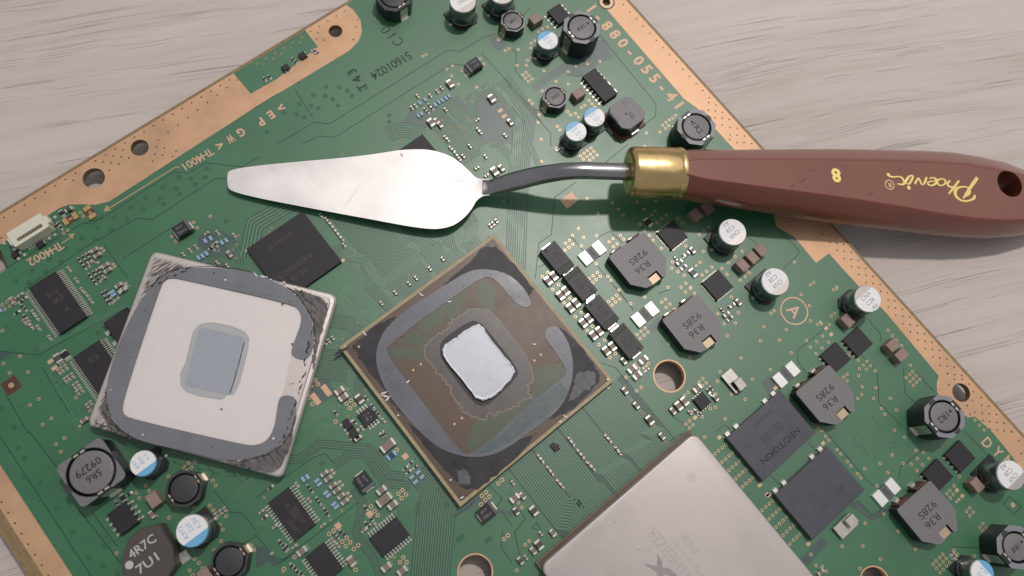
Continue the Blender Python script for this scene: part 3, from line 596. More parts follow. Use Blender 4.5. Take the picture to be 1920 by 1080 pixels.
for c in chain((480, 0), (8, 478), (345, 280), 6) + chain((480, 0), (62, 482), (330, 321), 5): VI.mat('print_dim').annulus((c.x, c.y), .14, .3, .06, 12); VI.mat('hole_black').disc((c.x, c.y), .14, .058, 8)
VI.build('vias', board, kind='stuff')
TRC.build('copper_traces', board, kind='stuff')

# ---------------- printed and etched markings of the board
def btext(s, p0, p1, h, k='print_copper', z=0.055, bold=0.02, name='etched_lettering', nat=1.05):
    a = at(*p0); b = at(*p1); d = b - a; deg = math.degrees(math.atan2(d.y, d.x)); deg = round(deg / 90) * 90 if abs(deg / 90 - round(deg / 90)) < .15 else deg
    c = (a + b) / 2
    u = d.normalized(); n = len(s)
    for i, ch in enumerate(s):
        if ch == ' ': continue
        q = c + u * ((i - (n - 1) / 2) * d.length / n)
        put(name.replace('lettering', 'letter'), letter_mesh(ch, k, h, bold), board, (q.x, q.y, z), R(deg))
btext('1-880-055-41', (1102, 8), (1281, 206), 3.0, bold=.035, nat=1.15)
btext('>EP', (536, 195), (480, 236), 2.15, bold=.035); btext('GW<', (462, 242), (402, 279), 2.15, bold=.035)
btext('TH4001', (398, 283), (341, 316), 1.9, bold=.01)
btext('TH4002', (117, 459), (53, 494), 1.9, bold=.01)
btext('DYN-001', (1841, 822), (1980, 945), 2.5, bold=.015)
btext('T43', (684, 170), (655, 128), 2.3, 'ink', bold=.03, name='ink_stamp', nat=1.25)
btext('51601024', (770, 102), (698, 144), 2.2, 'ink', bold=.012, name='ink_stamp', nat=1.25)
btext('C10', (752, 84), (718, 50), 2.6, 'ink', bold=-.005, name='ink_stamp', nat=1.25)
mb = MB().mat('print_copper'); cA = at(1489, 583); rA = (at(1515, 583) - cA).length; mb.annulus((cA.x, cA.y), rA - .32, rA, .055, 48); mb.build('etched_circle', board)
text('A', board, (cA.x, cA.y, .055), 2.9, 0, 'print_copper', wd=2.9, bold=.01, name='etched_lettering')
mb = MB().mat('print_dim'); z = .055
mb.ribbon(tp(0, 270, [(1350, 178), (1320, 172), (800, 495)]), .3, z); mb.face([(*p, z + .001) for p in tp(0, 270, [(775, 510), (835, 497), (800, 455)])])
mb.ribbon(tp(0, 270, [(465, 745), (545, 690)]), .28, z); mb.face([(*p, z + .001) for p in tp(0, 270, [(560, 668), (510, 680), (545, 715)])])
mb.build('etched_arrow', board)
mb = MB().mat('brown_pad'); c = tl(0, 540, (85, 730)); mb.prism([(c.x - 1.55, c.y - 1.55), (c.x + 1.55, c.y - 1.55), (c.x + 1.55, c.y + 1.55), (c.x - 1.55, c.y + 1.55)], .02, .05); mb.mat('gold_pale').disc((c.x, c.y), .58, .06, 20)
mb.build('alignment_mark', board); mb = MB().mat('gold_pale'); c = tl(1440, 810, (1835, 548)); mb.disc((c.x, c.y), .55, .06, 20); mb.build('alignment_mark', board)
# bare solder pads
def pad(T0, p, L, W, k='print_copper', deg=0, z=.07):
    c = tl(*T0, p); m = MB().mat(k); m.box(-L / 2, L / 2, -W / 2, W / 2, .02, z); m.build('solder_pad', board, (c.x, c.y, 0), R(deg))
pad((960, 270), (430, 422), 2.6, 3.6); pad((480, 540), (528, 768), 2.7, 1.2); pad((480, 540), (447, 832), 2.7, 1.2)
for T0, p in [((480, 0), (1833, 830)), ((480, 0), (1862, 872)), ((480, 810), (1120, 183)), ((480, 810), (852, 615)), ((480, 810), (615, 703)), ((0, 540), (380, 550)), ((0, 540), (410, 600))]:
    L = 1.5 if T0[0] == 0 else 1.1; pad(T0, p, .8 if T0[0] == 0 or T0[1] == 0 else 1.15, 1.2)
for T0, p in [((960, 810), (1555, 40)), ((960, 810), (1858, 398)), ((960, 810), (1912, 470)), ((1440, 810), (413, 85)), ((1440, 810), (2, 475)), ((1440, 810), (302, 838)), ((480, 270), (650, 875)), ((0, 270), (1856, 797)), ((960, 540), (1372, 973)),
              ((1440, 540), (435, 303)), ((1440, 540), (473, 348)), ((1440, 540), (55, 750)), ((1440, 810), (1415, 437)), ((1440, 810), (1455, 480))]:
    pad(T0, p, .72, .95, 'ring_gold')
for T0, s in [((0, 270), '765,782 780,800 850,900 862,918 945,1045 697,892 735,888 705,890'), ((480, 810), '568,285 585,308 628,372 650,398 690,457 710,482 120,910'), ((0, 540), '862,95 888,75 600,1035'), ((960, 540), '985,600 1005,585 1355,920'), ((960, 270), '1047,532 1380,912'), ((1440, 540), '400,270 390,255'), ((1440, 810), '1430,505 1412,523')]:
    for t in s.split(): a, b = t.split(','); pad(T0, (float(a), float(b)), .5, .6, 'gold_pale')

# ---------------- chip capacitors and resistors
KD = {  # length, width, height, body, ends, end length
 'c4': (1.0, .55, .5, 'mlcc', 'tin', .27), 'c6': (1.6, .85, .8, 'mlcc', 'tin', .38), 'c8': (2.05, 1.3, 1.0, 'mlcc', 'tin', .5), 'c9': (3.2, 1.7, 1.3, 'mlcc', 'tin', .45),
 'd6': (1.6, .85, .8, 'mlcc_dark', 'tin', .38), 'd8': (2.05, 1.3, .9, 'mlcc_dark', 'tin', .5), 'r4': (1.0, .52, .34, 'resistor', 'lead', .25), 'r6': (1.6, .85, .42, 'resistor', 'lead', .32), 'r8': (2.1, 1.3, .5, 'resistor', 'lead', .4),
 'b4': (1.15, .6, .42, 'blue_chip', 'blue_chip', .12), 'b8': (2.1, 1.2, .5, 'blue_dark', 'blue_end', .5), 'k': (2.85, 2.2, 2.4, 'mlcc_big', 'mlcc_big', .3), 't4': (.7, .6, .4, 'tin', 'tin', .2)}
MESH = {}
def chip_meshes(k):
    if k in MESH: return MESH[k]
    L, W, Hh, bm, em, el = KD[k]; big = k[0] == 'k'
    a = MB().mat(bm)
    if k in ('t4',): a.box(-L / 2, L / 2, -W / 2, W / 2, .03, Hh, .08); MESH[k] = (a.mesh('chip'), None); return MESH[k]
    if big:
        a.prism(rrect(-L / 2 + .35, L / 2 - .35, -W / 2, W / 2, .1, 2), .05, Hh, .06)
        b = MB().mat('mlcc_big'); b.prism([(-.38, -W / 2 - .02), (0, -W / 2 - .02), (0, W / 2 + .02), (-.38, W / 2 + .02)], .02, Hh + .02, .08)
    else:
        a.box(-L / 2 + .03, L / 2 - .03, -W / 2, W / 2, .04, Hh)
        b = MB().mat(em); q = .035
        b.prism(rrect(-el, 0.02, -W / 2 - q, W / 2 + q, .09, 2), .02, Hh + q, .07)
        if k[0] in 'cdr': b.mat('solder').loft([[(.02, -W / 2, .03), (.02, W / 2, .03), (.28, W / 2 * .9, .03), (.28, -W / 2 * .9, .03)], [(.0, -W / 2, Hh * .6), (.0, W / 2, Hh * .6), (.03, W / 2, Hh * .55), (.03, -W / 2, Hh * .55)]])
    MESH[k] = (a.mesh('chip_body'), b.mesh('terminal')); return MESH[k]
NAME = {'c': 'chip_capacitor', 'd': 'chip_capacitor', 'k': 'ceramic_block_capacitor', 'r': 'chip_resistor', 'b': 'blue_chip_component', 't': 'solder_bump'}
def chip(k, x, y, T0, ax, h=0.0):
    zt = KD[k][2]; c = tl(*T0, (x, y), zt * .8)
    bm, em = chip_meshes(k); L = KD[k][0]
    o = put(NAME[k[0]], bm, board, (c.x + rnd.uniform(-.03, .03), c.y + rnd.uniform(-.03, .03), 0), (R(90) if ax == 'v' else 0) + R(rnd.gauss(0, 1.3)))
    if em:
        for s in (0, 1): put('terminal', em, o, (L / 2 - (.3 if k == 'k' else 0) * 0, 0, 0) if not s else (-L / 2, 0, 0), math.pi * s)
    return o
def chips(T0, s):
    for grp in s.split(';'):
        t = grp.split(); k, ax = t[0][:-1], t[0][-1]
        for q in t[1:]: a, b = q.split(','); chip(k, float(a), float(b), T0, ax)
chips((960, 540), 'c8u 365,57 402,22 437,148 480,112 535,262 577,228 610,355 655,322 708,470 752,437;c6u 838,548;c8v 900,608 940,655 987,538;c6u 847,770 932,880;d8u 1033,990;c8v 1390,750;c8u 1293,848 1250,883;c6u 1208,922;c4v 1015,612;r4u 1472,770 1495,752;c6u 1527,822;c6v 1650,130;c6u 1697,105;c6v 1608,197;r6v 1633,228;r4u 1575,165;c4u 1335,935 1385,925;c4v 1357,918;r4v 1405,943')
chips((960, 270), 'c8u 272,1025 313,990;c6v 1308,825;c6u 1352,797;c6v 1255,885;r6v 1287,925;r4u 1228,860;r8u 1022,585 1358,965;ku 1380,530 1468,480 1727,910 1800,852 1863,797;r4v 345,42;c4u 366,48')
chips((480, 270), 'c4u 525,563 545,583 565,608 585,635 605,660 625,687 647,712 662,757 1400,862 1303,935 1200,1005 1148,1045 1758,613 1780,597 1803,578 1460,30 1480,45 1497,72 1515,95 1528,113 1555,90 1605,15 1722,95 488,535;c4v 1658,180;c8u 1790,205;c6u 1840,180;c4v 1730,235')
chips((480, 540), 'c4u 1045,35 942,115 545,395 577,375 520,410;c8v 627,770 655,818;d8u 775,832;r4u 828,825 873,885 897,925 915,945 597,937;c4u 957,992;r4u 740,1003;c4u 795,1050;t4u 415,735')
chips((480, 810), 'c6v 765,45;c4v 945,0;r4u 962,18 940,28;c9v 990,100;b8v 1015,175;c6v 512,310 543,350 578,400 605,438 637,480 667,522;b4v 457,365 477,390 523,455 543,478 583,540 603,563;b4u 355,355 385,335;r4u 395,412 412,437 460,505 476,527 520,588 533,612;r4v 107,418;c4v 500,700 138,712;c4u 397,510 305,395;r4v 1120,272 1160,232 1142,300 1195,262;b4v 1217,300 1168,337 1245,337 1197,375;c8v 942,437 1025,548;c9v 962,508;r4u 825,568;r4u 865,655 830,690;c4u 883,678;r4v 845,705;c4v 808,742;c8v 345,895 978,1012 1098,1040;c8u 715,970;c4v 287,860;r4u 640,748 660,768 610,785 595,770;c4u 575,810 612,850;r4u 183,830 205,852 215,880 230,862;c4v 38,600;r4v 62,642;r4u 268,1005 292,1022 312,1050 335,1065')
chips((960, 810), 'c6u 1125,30;c8v 20,495;c4u 5,380;c6u 78,478;d6u 30,595;d8u 165,590;d8u 203,845;c6u 160,890;c4u 105,940;d6u 62,965;c4u 217,762;c6u 305,757;t4u 325,765')
chips((960, 810), 'c4u 203,185 225,213 277,275 300,305 350,375 375,405 433,55 457,85 505,150 530,180 580,240 607,272 707,33 733,62 785,125 808,158')
chips((1440, 540), 'ku 592,245;kv 930,430 995,505')
chips((1440, 810), 'ku 1560,395;c4v 1385,915 1405,940;c6v 395,1052')
chips((960, 0), 'kv 178,145 497,705')
chips((480, 0), 'c8u 1457,628;c4u 1393,660 1360,685 1307,718 1213,720;b4u 1267,747 1230,773 1345,785 1373,765 1397,750 1425,735 1450,718 1243,852 1218,867;c4u 1197,793 1170,808;r4u 1300,790 1322,812 1287,838 1268,825;c8u 1315,918;c6u 1355,908 1380,935;c4u 1423,822 1420,1030 1440,1050;c8u 1768,738;c6u 1905,915;c4v 1660,900;c4u 1665,970 1683,992 1868,1015;r4u 280,445 300,462;c4v 430,375 455,390;r4u 65,590 100,575')
chips((0, 270), 'c6v 708,795 728,832 790,910 808,947 888,1060 925,1090;r4u 592,868 612,893 632,920 625,850 645,875 660,900 655,835 675,860;c4v 655,818 675,890;r4u 672,985 692,1012 712,1035 705,967 725,992 740,1015 738,950 758,975;c4v 775,1008 735,935;c4u 515,935 570,1018;b4u 1580,707 1540,727 1697,722 1665,740 1548,820 1520,838 1488,852;c4v 1550,668;c4u 1630,662 1468,770 1425,797 1375,828 1630,890 1705,912 1755,683;r4u 1595,780 1618,752;r4v 1578,780 1610,745;c6u 1722,825;r6u 465,520;d6v 515,490;r4u 440,600 455,625 430,610')
chips((0, 540), 'c6u 90,95;c4v 125,70 150,50;r4v 160,95 178,80;r4u 165,140 185,155 185,215;r4v 125,185;c4u 180,250 205,235 210,262 232,285 245,180 275,222 285,295 645,45 680,95 612,10;r4u 772,45 792,75 808,105 800,30 820,60 832,95;b4v 840,30 852,52;c6v 915,20 930,0;c4u 370,370;d8u 435,528;r8u 490,500;c4u 440,625 462,608 490,590 487,690 510,672 540,655 555,737 580,718 583,783 610,765 655,885 680,862;c6v 632,990;b4u 0,165')
chips((0, 810), 'r4v 965,468;r6u 922,495;r4u 875,535;ku 1155,508;c6u 1140,618;c4u 1622,622 1655,600 1685,580;ku 1545,1075')

# ---------------- electrolytic capacitors
def ecap(pxc, pyc, D, Hc, style, seg, rot, lines, D2=None):
    c = at(pxc, pyc, Hc); o = bpy.data.objects.new('electrolytic_capacitor', None); COL.objects.link(o); o.parent = board; o.location = (c.x, c.y, 0)
    o['label'] = 'silver can with a white top' + (' and a blue segment' if style == 'blue' else ' and a bare metal segment')
    r = D / 2; s = r + .15; ch = s * .42; lead_ax = R(seg)
    b = MB().mat('plastic_black'); b.prism([(-s, -s), (s - ch, -s), (s, -s + ch), (s, s - ch), (s - ch, s), (-s, s)], .05, .5, .05)
    b.lathe([(r * .98, .5), (r * .98, .75)], 32); b.build('base', o, rz=lead_ax)
    cn = MB().mat('can_side'); cn.lathe([(r * .90, .74), (r * .985, .82), (r, .95), (r, 1.2), (r * .93, 1.45), (r * .93, 1.6), (r, 1.85), (r, Hc - .35), (r * .985, Hc - .15), (r * .94, Hc - .03), (r * .88, Hc)], 40, cap0=False)
    put('can', smooth_angle(cn.mesh('can'), 50), o)
    t = MB()
    rr = r * .955; q = .42 * r  # chord offset
    a0 = math.degrees(math.acos(q / rr))
    segp = arc((0, 0), rr, -a0, a0, 14); main = arc((0, 0), rr, a0, 360 - a0, 30)
    t.mat('can_blue' if style == 'blue' else 'can_top').face([(x, y, Hc + .015) for x, y in segp]); t.mat('can_white').face([(x, y, Hc + .02) for x, y in main])
    # rounded printed shoulder
    for (aa, bb, k) in ((-a0, a0, 'can_blue' if style == 'blue' else 'can_top'), (a0, 360 - a0, 'can_white')):
        n = 26; t.mat(k)
        for i in range(n):
            u = [R(aa + (bb - aa) * (i + j) / n) for j in (0, 1)]
            t.face([(r * 1.002 * math.cos(u[0]), r * 1.002 * math.sin(u[0]), Hc - .30), (r * 1.002 * math.cos(u[1]), r * 1.002 * math.sin(u[1]), Hc - .30), (rr * math.cos(u[1]), rr * math.sin(u[1]), Hc + .017), (rr * math.cos(u[0]), rr * math.sin(u[0]), Hc + .017)])
    t.build('printed_top', o, rz=R(seg))
    ld = MB().mat('lead'); ld.box(-.35, .35, r * .95, r + .75, .05, .22, .04); ld.box(-.35, .35, -r - .75, -r * .95, .05, .22, .04); ld.build('lead', o, rz=lead_ax)
    k = 'can_ink_blue' if style == 'blue' else 'can_ink'
    n = len(lines); lh = D * .15
    off = Vector((math.cos(R(seg)), math.sin(R(seg)))) * (-D * .13)
    for i, s_ in enumerate(lines):
        up = Vector((-math.sin(R(rot)), math.cos(R(rot)))); d = up * ((n - 1) / 2 - i) * lh * 1.55
        text(s_, o, (off.x + d.x, off.y + d.y, Hc + .03), lh, rot, k, bold=-.006)
W3 = ['CN9', 'C28', 'A0']
ecap(1374, 435, 6.5, 6.4, 'bare', 0, -90, W3); ecap(1454, 528, 6.5, 6.4, 'bare', 0, -90, W3); ecap(1627, 560, 6.4, 6.4, 'bare', 180, 90, W3)
ecap(1896, 891, 6.4, 6.6, 'bare', 0, -90, W3); ecap(868, 2, 6.4, 6.6, 'bare', 0, -90, ['CN2', 'OE']); ecap(941, -14, 6.4, 6.4, 'bare', 0, -90, W3)
B3 = ['K97', '220', '6.3']
ecap(1027, 75, 5.1, 5.6, 'blue', 180, 90, B3); ecap(1114.5, 219, 5.1, 5.6, 'blue', 180, 90, B3); ecap(1080, 246, 5.1, 5.6, 'blue', 180, 90, B3)
ecap(268, 869, 5.1, 5.8, 'blue', 0, 180, ['K97', '820', '6.3']); ecap(360, 995.5, 6.2, 5.8, 'blue', 0, 180, ['K972', '220', '6.3V']); ecap(1842, 1074, 5.2, 5.6, 'blue', 90, 0, B3)

# ---------------- coils (inductors)
def oct_(w, h, c): return [(-w + c, -h), (w - c, -h), (w, -h + c), (w, h - c), (w - c, h), (-w + c, h), (-w, h - c), (-w, -h + c)]
def grp(name, pxc, pyc, z, rz=0, label=None):
    c = Vector((pxc, pyc)) if z == 'w' else at(pxc, pyc, z); o = bpy.data.objects.new(name, None); COL.objects.link(o); o.parent = board; o.location = (c.x, c.y, 0); o.rotation_euler[2] = R(rz)
    if label: o['label'] = label
    return o
def drum(pxc, pyc, W, Hc, Dc, lines, rot, term, top='ferrite', ch=.5, dot=None, corner=None, label=None):
    o = grp('drum_inductor', pxc, pyc, Hc, 0, label); w_ = W / 2; rh = Dc / 2 + W * .045
    outl = oct_(w_, w_, w_ * ch) if corner is None else rrect(-w_, w_, -w_, w_, corner, 4)
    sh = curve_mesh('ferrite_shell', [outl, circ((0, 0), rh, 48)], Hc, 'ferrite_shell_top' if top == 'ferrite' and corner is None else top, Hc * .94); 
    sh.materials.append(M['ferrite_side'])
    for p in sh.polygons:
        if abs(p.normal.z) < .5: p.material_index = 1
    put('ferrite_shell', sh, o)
    c = MB().mat(top); r = Dc / 2; c.lathe([(r * .8, .1), (r * .8, Hc - 1.0), (r, Hc - .9), (r, Hc - .12), (r * .97, Hc - .03), (r * .93, Hc)], 48); put('ferrite_core', smooth_angle(c.mesh('ferrite_core'), 40), o)
    f = MB().mat('ferrite_side'); f.disc((0, 0), rh, Hc * .5, 32); f.annulus((0, 0), rh, rh + W * .018, Hc + .01, 48); f.build('winding_gap', o)
    for s in (0, 1):
        nb = MB().mat('ferrite_side'); nb.box(rh * .92, w_ + .02, -W * .15, W * .15, Hc - .5, Hc + .015); nb.build('wire_notch', o, rz=R(term + 180 * s))
        if W > 8: nb = MB().mat('ferrite_dark'); nb.mat('ferrite_dark').face([(x, y, Hc + .012) for x, y in arc((rh * 1.02, 0), W * .11, -85, 85, 10)]); nb.build('moulded_boss', o, rz=R(term + 90 + 180 * s))
        a = R(term + 180 * s); t = MB().mat('gold_pale' if W < 8 else 'lead'); d0 = rh * .93; d1 = w_ + .06; hh = W * .10
        t.box(d0, d0 + W * .045, -hh * 1.2, -hh * .25, Hc - .25, Hc + .06, .03); t.box(d0, d0 + W * .045, hh * .25, hh * 1.2, Hc - .25, Hc + .06, .03); t.box(w_, w_ + .1, -hh * 1.3, hh * 1.3, .05, Hc * .85)
        t.mat('solder').box(w_ - .1, w_ + .55, -hh * 1.4, hh * 1.4, .03, .3, .1); t.build('terminal', o, rz=a)
    n = len(lines)
    for i, (s_, hh) in enumerate(lines):
        up = Vector((-math.sin(R(rot)), math.cos(R(rot)))); d = up * ((n - 1) / 2 - i) * hh * 1.35; bb = Vector((math.cos(R(rot)), math.sin(R(rot)))) * (hh * .25 if dot else 0)
        text(s_, o, (d.x + bb.x, d.y + bb.y, Hc + .012), hh, rot, 'ferrite_print', bold=.012)
    if dot:
        m = MB().mat('ferrite_print'); m.disc((-math.cos(R(rot)) * dot, -math.sin(R(rot)) * dot), W * .04, Hc + .012, 16); m.build('polarity_dot', o)
    return o
drum(1091, 51, 8.3, 6.6, 6.2, [('1R8', 1.15)], -90, 90, dot=1.9); drum(1306, 238, 8.6, 6.6, 6.3, [('1R2', 1.5)], 0, 0, dot=1.6); drum(1771, 781, 8.6, 6.6, 6.3, [('1R2', 1.5)], -90, 90, dot=1.9)
drum(1906, 1026, 8.2, 5.6, 5.6, [('1R8', 1.1)], -90, 90, dot=1.7)
drum(962, 39, 5.9, 3.2, 4.5, [('4R7', 1.0)], 90, 90, 'ferrite', ch=.62); drum(1041, 181, 5.9, 3.3, 4.5, [('3R0', 1.0)], 90, 90, 'ferrite', ch=.62)
drum(345, 916, 7.1, 3.2, 5.4, [], 0, 90, 'ferrite_dark', ch=.62); drum(430, 1053, 7.1, 3.2, 5.4, [], 0, 90, 'ferrite_dark', ch=.62)
drum(171, 885, 9.9, 5.2, 8.3, [('5R6', 1.45), ('09279', 1.6)], -90, 0, 'ferrite', corner=1.1, label='large square coil with a round core marked 5R6')
drum(738, -8, 8.0, 4.5, 6, [], 0, 0, 'ferrite_dark')
# flat angular power coils marked R36
R36P = [(-4.85, -5.0), (-4.5, 4.8), (-4.2, 5.25), (3.5, 5.25), (6.5, 2.5), (6.42, 1.55), (4.25, 1.55), (4.25, -1.35), (6.38, -1.35), (6.0, -3.05), (3.2, -5.45), (-4.3, -5.3)]
def r36(pxc, pyc):
    o = grp('power_inductor', pxc, pyc, 3.3, rnd.uniform(-1.2, 1.2)); b = MB().mat('ferrite')
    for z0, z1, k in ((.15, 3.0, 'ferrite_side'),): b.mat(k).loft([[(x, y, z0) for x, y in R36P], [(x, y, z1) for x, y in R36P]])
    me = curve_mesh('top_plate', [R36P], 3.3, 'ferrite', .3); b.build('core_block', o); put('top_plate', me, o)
    t = MB().mat('gold_pale'); t.box(4.55, 6.35, -1.15, 1.35, .3, 2.7, .08); t.build('terminal', o)
    t = MB().mat('solder')
    for s in (-1, 1): t = MB().mat('solder'); t.box(-5.6, -4.75, s * 2.6 - .8, s * 2.6 + .8, .03, .9, .25); t.mat('brown_pad').box(-5.15, -4.7, s * 2.75 - 1.45, s * 2.75 + 1.45, .5, 3.15, .1); t.build('terminal', o)
    jx, jy = rnd.uniform(-.15, .15), rnd.uniform(-.25, .25); text('R36', o, (1.85 + jx, -.5 + jy, 3.315), 1.55, -90, 'ferrite_print', wd=3.9, bold=.0); text('928S', o, (-.55 + jx, .3 + jy, 3.315), 1.55, -90, 'ferrite_print', wd=5.0, bold=.0)
for p in ((1199, 487), (1300, 606), (1550, 740), (1741, 961)): r36(*p)
# solid octagonal coil 1R5
o = grp('power_inductor', 1176, 211, 4.6, label='grey octagonal coil marked 1R5'); b = MB().mat('ferrite_side'); P8 = oct_(3.7, 3.7, 1.35)
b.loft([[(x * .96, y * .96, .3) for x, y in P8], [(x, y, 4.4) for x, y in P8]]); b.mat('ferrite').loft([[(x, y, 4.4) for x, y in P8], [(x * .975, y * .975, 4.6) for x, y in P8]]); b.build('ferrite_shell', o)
t = MB().mat('brown_pad'); t.box(-4.1, 4.1, -4.3, 3.9, .05, .55, .1); t.mat('solder').box(-1, 1, -4.6, -3.9, .05, .5, .1); t.box(3.75, 4.4, -1.2, 1.2, .05, 1.4, .1); t.mat('ferrite_side').box(-2.4, .6, -3.55, -3.15, 4.55, 4.7); t.build('terminal', o)
text('1R5', o, (1.2, .35, 4.61), .95, 180, 'ferrite_print', bold=.0)
m = MB().mat('ferrite_print'); m.disc((.1, -.5), .27, 4.612, 14); m.annulus((-2.3, 1.2), .42, .5, 4.612, 16); m.build('polarity_dot', o)
# brown coil 4R7C
o = grp('power_inductor', 277, 1031, 4.0, label='brown coil with bold white letters 4R7C'); b = MB().mat('ferrite_side')
P8 = [tuple((tl(0, 810, q, 4.0) - at(277, 1031, 4.0))[:2]) for q in [(1190, 685), (1300, 860), (1310, 1010), (1235, 1120), (1120, 1170), (990, 1170), (925, 1080), (905, 960), (965, 800), (1050, 725)]][::-1]
b.mat('brown_ferrite').loft([[(x * 1.0, y * 1.0, .4) for x, y in P8], [(x, y, 3.75) for x, y in P8], [(x * .96, y * .96, 4.0) for x, y in P8]]); b.build('ferrite_shell', o)
for s_, q, wd_ in (('4R7C', (1065, 858), 5.6), ('7U1', (1105, 985), 4.4)):
    d = tl(0, 810, q, 4.0) - at(277, 1031, 4.0); text(s_, o, (d.x, d.y, 4.012), 1.75, 90, 'white_print', wd=wd_, bold=.01)
d = tl(0, 810, (970, 998), 4.0) - at(277, 1031, 4.0); m = MB().mat('white_print'); m.disc((d.x, d.y), .78, 4.012, 24); m.build('polarity_dot', o)
t = MB().mat('solder'); d = tl(0, 810, (1385, 930)) - at(277, 1031, 4.0); t.prism([(d.x - 1.4, d.y - 1.3), (d.x + 1.2, d.y - 1.2), (d.x + 1.3, d.y + .9), (d.x - 1, d.y + 1.3)], .03, .7, .3); t.build('terminal', o)

# ---------------- integrated circuits
def ic(name, pxc, pyc, L, W, Hc, leads=(), lines=(), z=None, rot=0, matk='ic_black', pr='ic_print', dot=None, label=None, bev=.08):
    """L along the board's long axis (x), W along y; leads: (side, first, last, n, lead width)"""
    o = grp(name, pxc, pyc, z or Hc, 0, label); b = MB().mat(matk); b.box(-L / 2, L / 2, -W / 2, W / 2, .1, Hc, bev); b.build('package', o)
    for side, a0, a1, n, lw, ll in leads:
        pos = [a0 + (a1 - a0) * i / max(1, n - 1) for i in range(n)]
        def one(m, p):
            m.mat('lead'); h = min(.6, Hc * .5)
            e = (W if side in 'ab' else L) / 2
            def B(u0, u1, z0, z1, zz0=None, zz1=None):
                r0 = [(p - lw / 2, u0), (p + lw / 2, u0)]; r1 = [(p - lw / 2, u1), (p + lw / 2, u1)]
                def tr(q, z_): u, v = q; return {'a': (u, v, z_), 'b': (u, -v, z_), 'c': (v, u, z_), 'd': (-v, u, z_)}[side]
                zz0 = z0 if zz0 is None else zz0; zz1 = z1 if zz1 is None else zz1
                m.loft([[tr(r0[0], z0), tr(r0[1], z0), tr(r0[1], z1), tr(r0[0], z1)], [tr(r1[0], zz0), tr(r1[1], zz0), tr(r1[1], zz1), tr(r1[0], zz1)]])
            B(e - .02, e + ll * .3, h - .1, h + .04); B(e + ll * .3, e + ll * .55, h - .1, h + .04, .05, .19); B(e + ll * .55, e + ll, .05, .19)
        if n <= 5 and lw > .35:
            for p in pos: m = MB(); one(m, p); m.build('lead', o)
        else:
            m = MB()
            for p in pos: one(m, p)
            m.build('lead_row', o, kind='stuff')
    for s_, dx, dy, h, wd in lines: text(s_, o, (dx, dy, Hc + .008), h, rot, pr, wd=wd, bold=.0)
    if dot: m = MB().mat('ferrite_print'); m.disc(dot, .28, Hc + .008, 16); m.build('polarity_dot', o)
    return o
def dims(q, z):  # board position of the centre and the size from opposite corners given in the photo
    a, b = at(*q[0], z), at(*q[1], z); return a, b
# thin packages with leads on both long sides, left of the picture
ic('memory_package', -44.1, -41.0, 12.6, 6.2, 1.0, [('a', -5.9, 5.9, 25, .24, 1.35), ('b', -5.9, 5.9, 25, .24, 1.35)], [('EKA', -.5, .6, 1.3, 2.4), ('BU2', -2.2, .2, 1.1, 2.4), ('A', 2.4, .8, 1.0, 1)], rot=90, z='w')
ic('memory_package', -25.6, -41.6, 12.6, 6.0, 1.0, [('a', -5.9, 5.9, 25, .26, 1.35), ('b', -5.9, 5.9, 25, .26, 1.35)], [('R9', -3.5, .2, 1.2, 2.0)], rot=90, z='w')
ic('memory_package', -23.0, 4.15, 14.9, 14.9, 1.0, [], [('SAMSUNG 907', -4.6, -.6, 1.0, 6.4), ('K4J52324QE', 2.0, -1.3, 1.4, 8.5), ('BC14', 4.3, -1.6, 1.2, 4), ('JA01', 2.0, -5.8, 1.2, 3)], rot=-90, z='w')
ic('memory_package', -22.3, 37.2, 14.9, 14.9, 1.0, z='w')
ic('driver_package', 22.1, -27.5, 9.4, 5.1, 1.0, [('a', -4.3, 4.3, 14, .3, 1.15), ('b', -4.3, 4.3, 14, .3, 1.15)], [('7061V', 1, 1.1, .9, 4.0), ('R 901', -.3, .2, .9, 3.6), ('0F0C', 2.2, -1.2, .9, 3)], rot=0, z='w')
ic('driver_package', 33.9, -27.9, 6.5, 4.6, 1.0, [('a', -2.9, 2.9, 10, .32, 1.15), ('b', -2.9, 2.9, 10, .32, 1.15)], z='w')
ic('driver_package', 38.1, -14.8, 4.7, 6.7, 1.0, [('c', -2.95, 2.95, 10, .32, 1.1), ('d', -2.95, 2.95, 10, .32, 1.1)], dot=(-1.6, 2.6), z='w')
ic('transistor_package', 230, 972, 5.0, 4.1, 1.4, [('a', -1.9, 1.9, 4, .45, 1.0), ('b', -1.9, 1.9, 4, .45, 1.0)])
ic('regulator_package', 689, 781, 3.1, 3.1, .9, [('c', -1.05, 1.05, 4, .36, .95), ('d', -1.05, 1.05, 4, .36, .95)], [('A A', 0, .5, .55, 1.6), ('178', 0, -.4, .55, 1.6)], pr='ic_print_light')
ic('regulator_package', -14.6, 87.2, 8.6, 4.1, 1.5, [('b', -3.4, 3.4, 7, .42, 1.0), ('a', -3.6, -1.2, 3, .4, .8), ('a', .6, 3.0, 2, 1.0, .9)], dot=(-3.6, -1.2), z='w')
ic('regulator_package', -35.8, 91.7, 4.6, 4.0, 1.4, [('b', -1.9, 1.9, 4, .42, 1.0), ('a', -1.9, 1.9, 4, .42, 1.0)], z='w')
for p in ((1261, 440), (1346, 534)): ic('controller_package', *p, 5.3, 5.3, .9, [(s_, -2.1, 2.1, 10, .24, .3) for s_ in 'abcd'])
for p in ((1609, 641), (1567.5, 670), (1801, 856), (1759, 891)): ic('transistor_package', *p, 5.0, 5.2, 1.0, [('b', -1.9, 1.9, 4, .5, .45)])
ic('regulator_package', 1317, 752, 3.0, 2.9, .9, [('c', -1, 1, 4, .3, .3), ('d', -1, 1, 4, .3, .3)])
ic('transistor_package', 230, 612, 6.4, 5.6, 1.6, [('b', -1.2, 1.6, 2, 1.0, 1.1)], bev=.3)
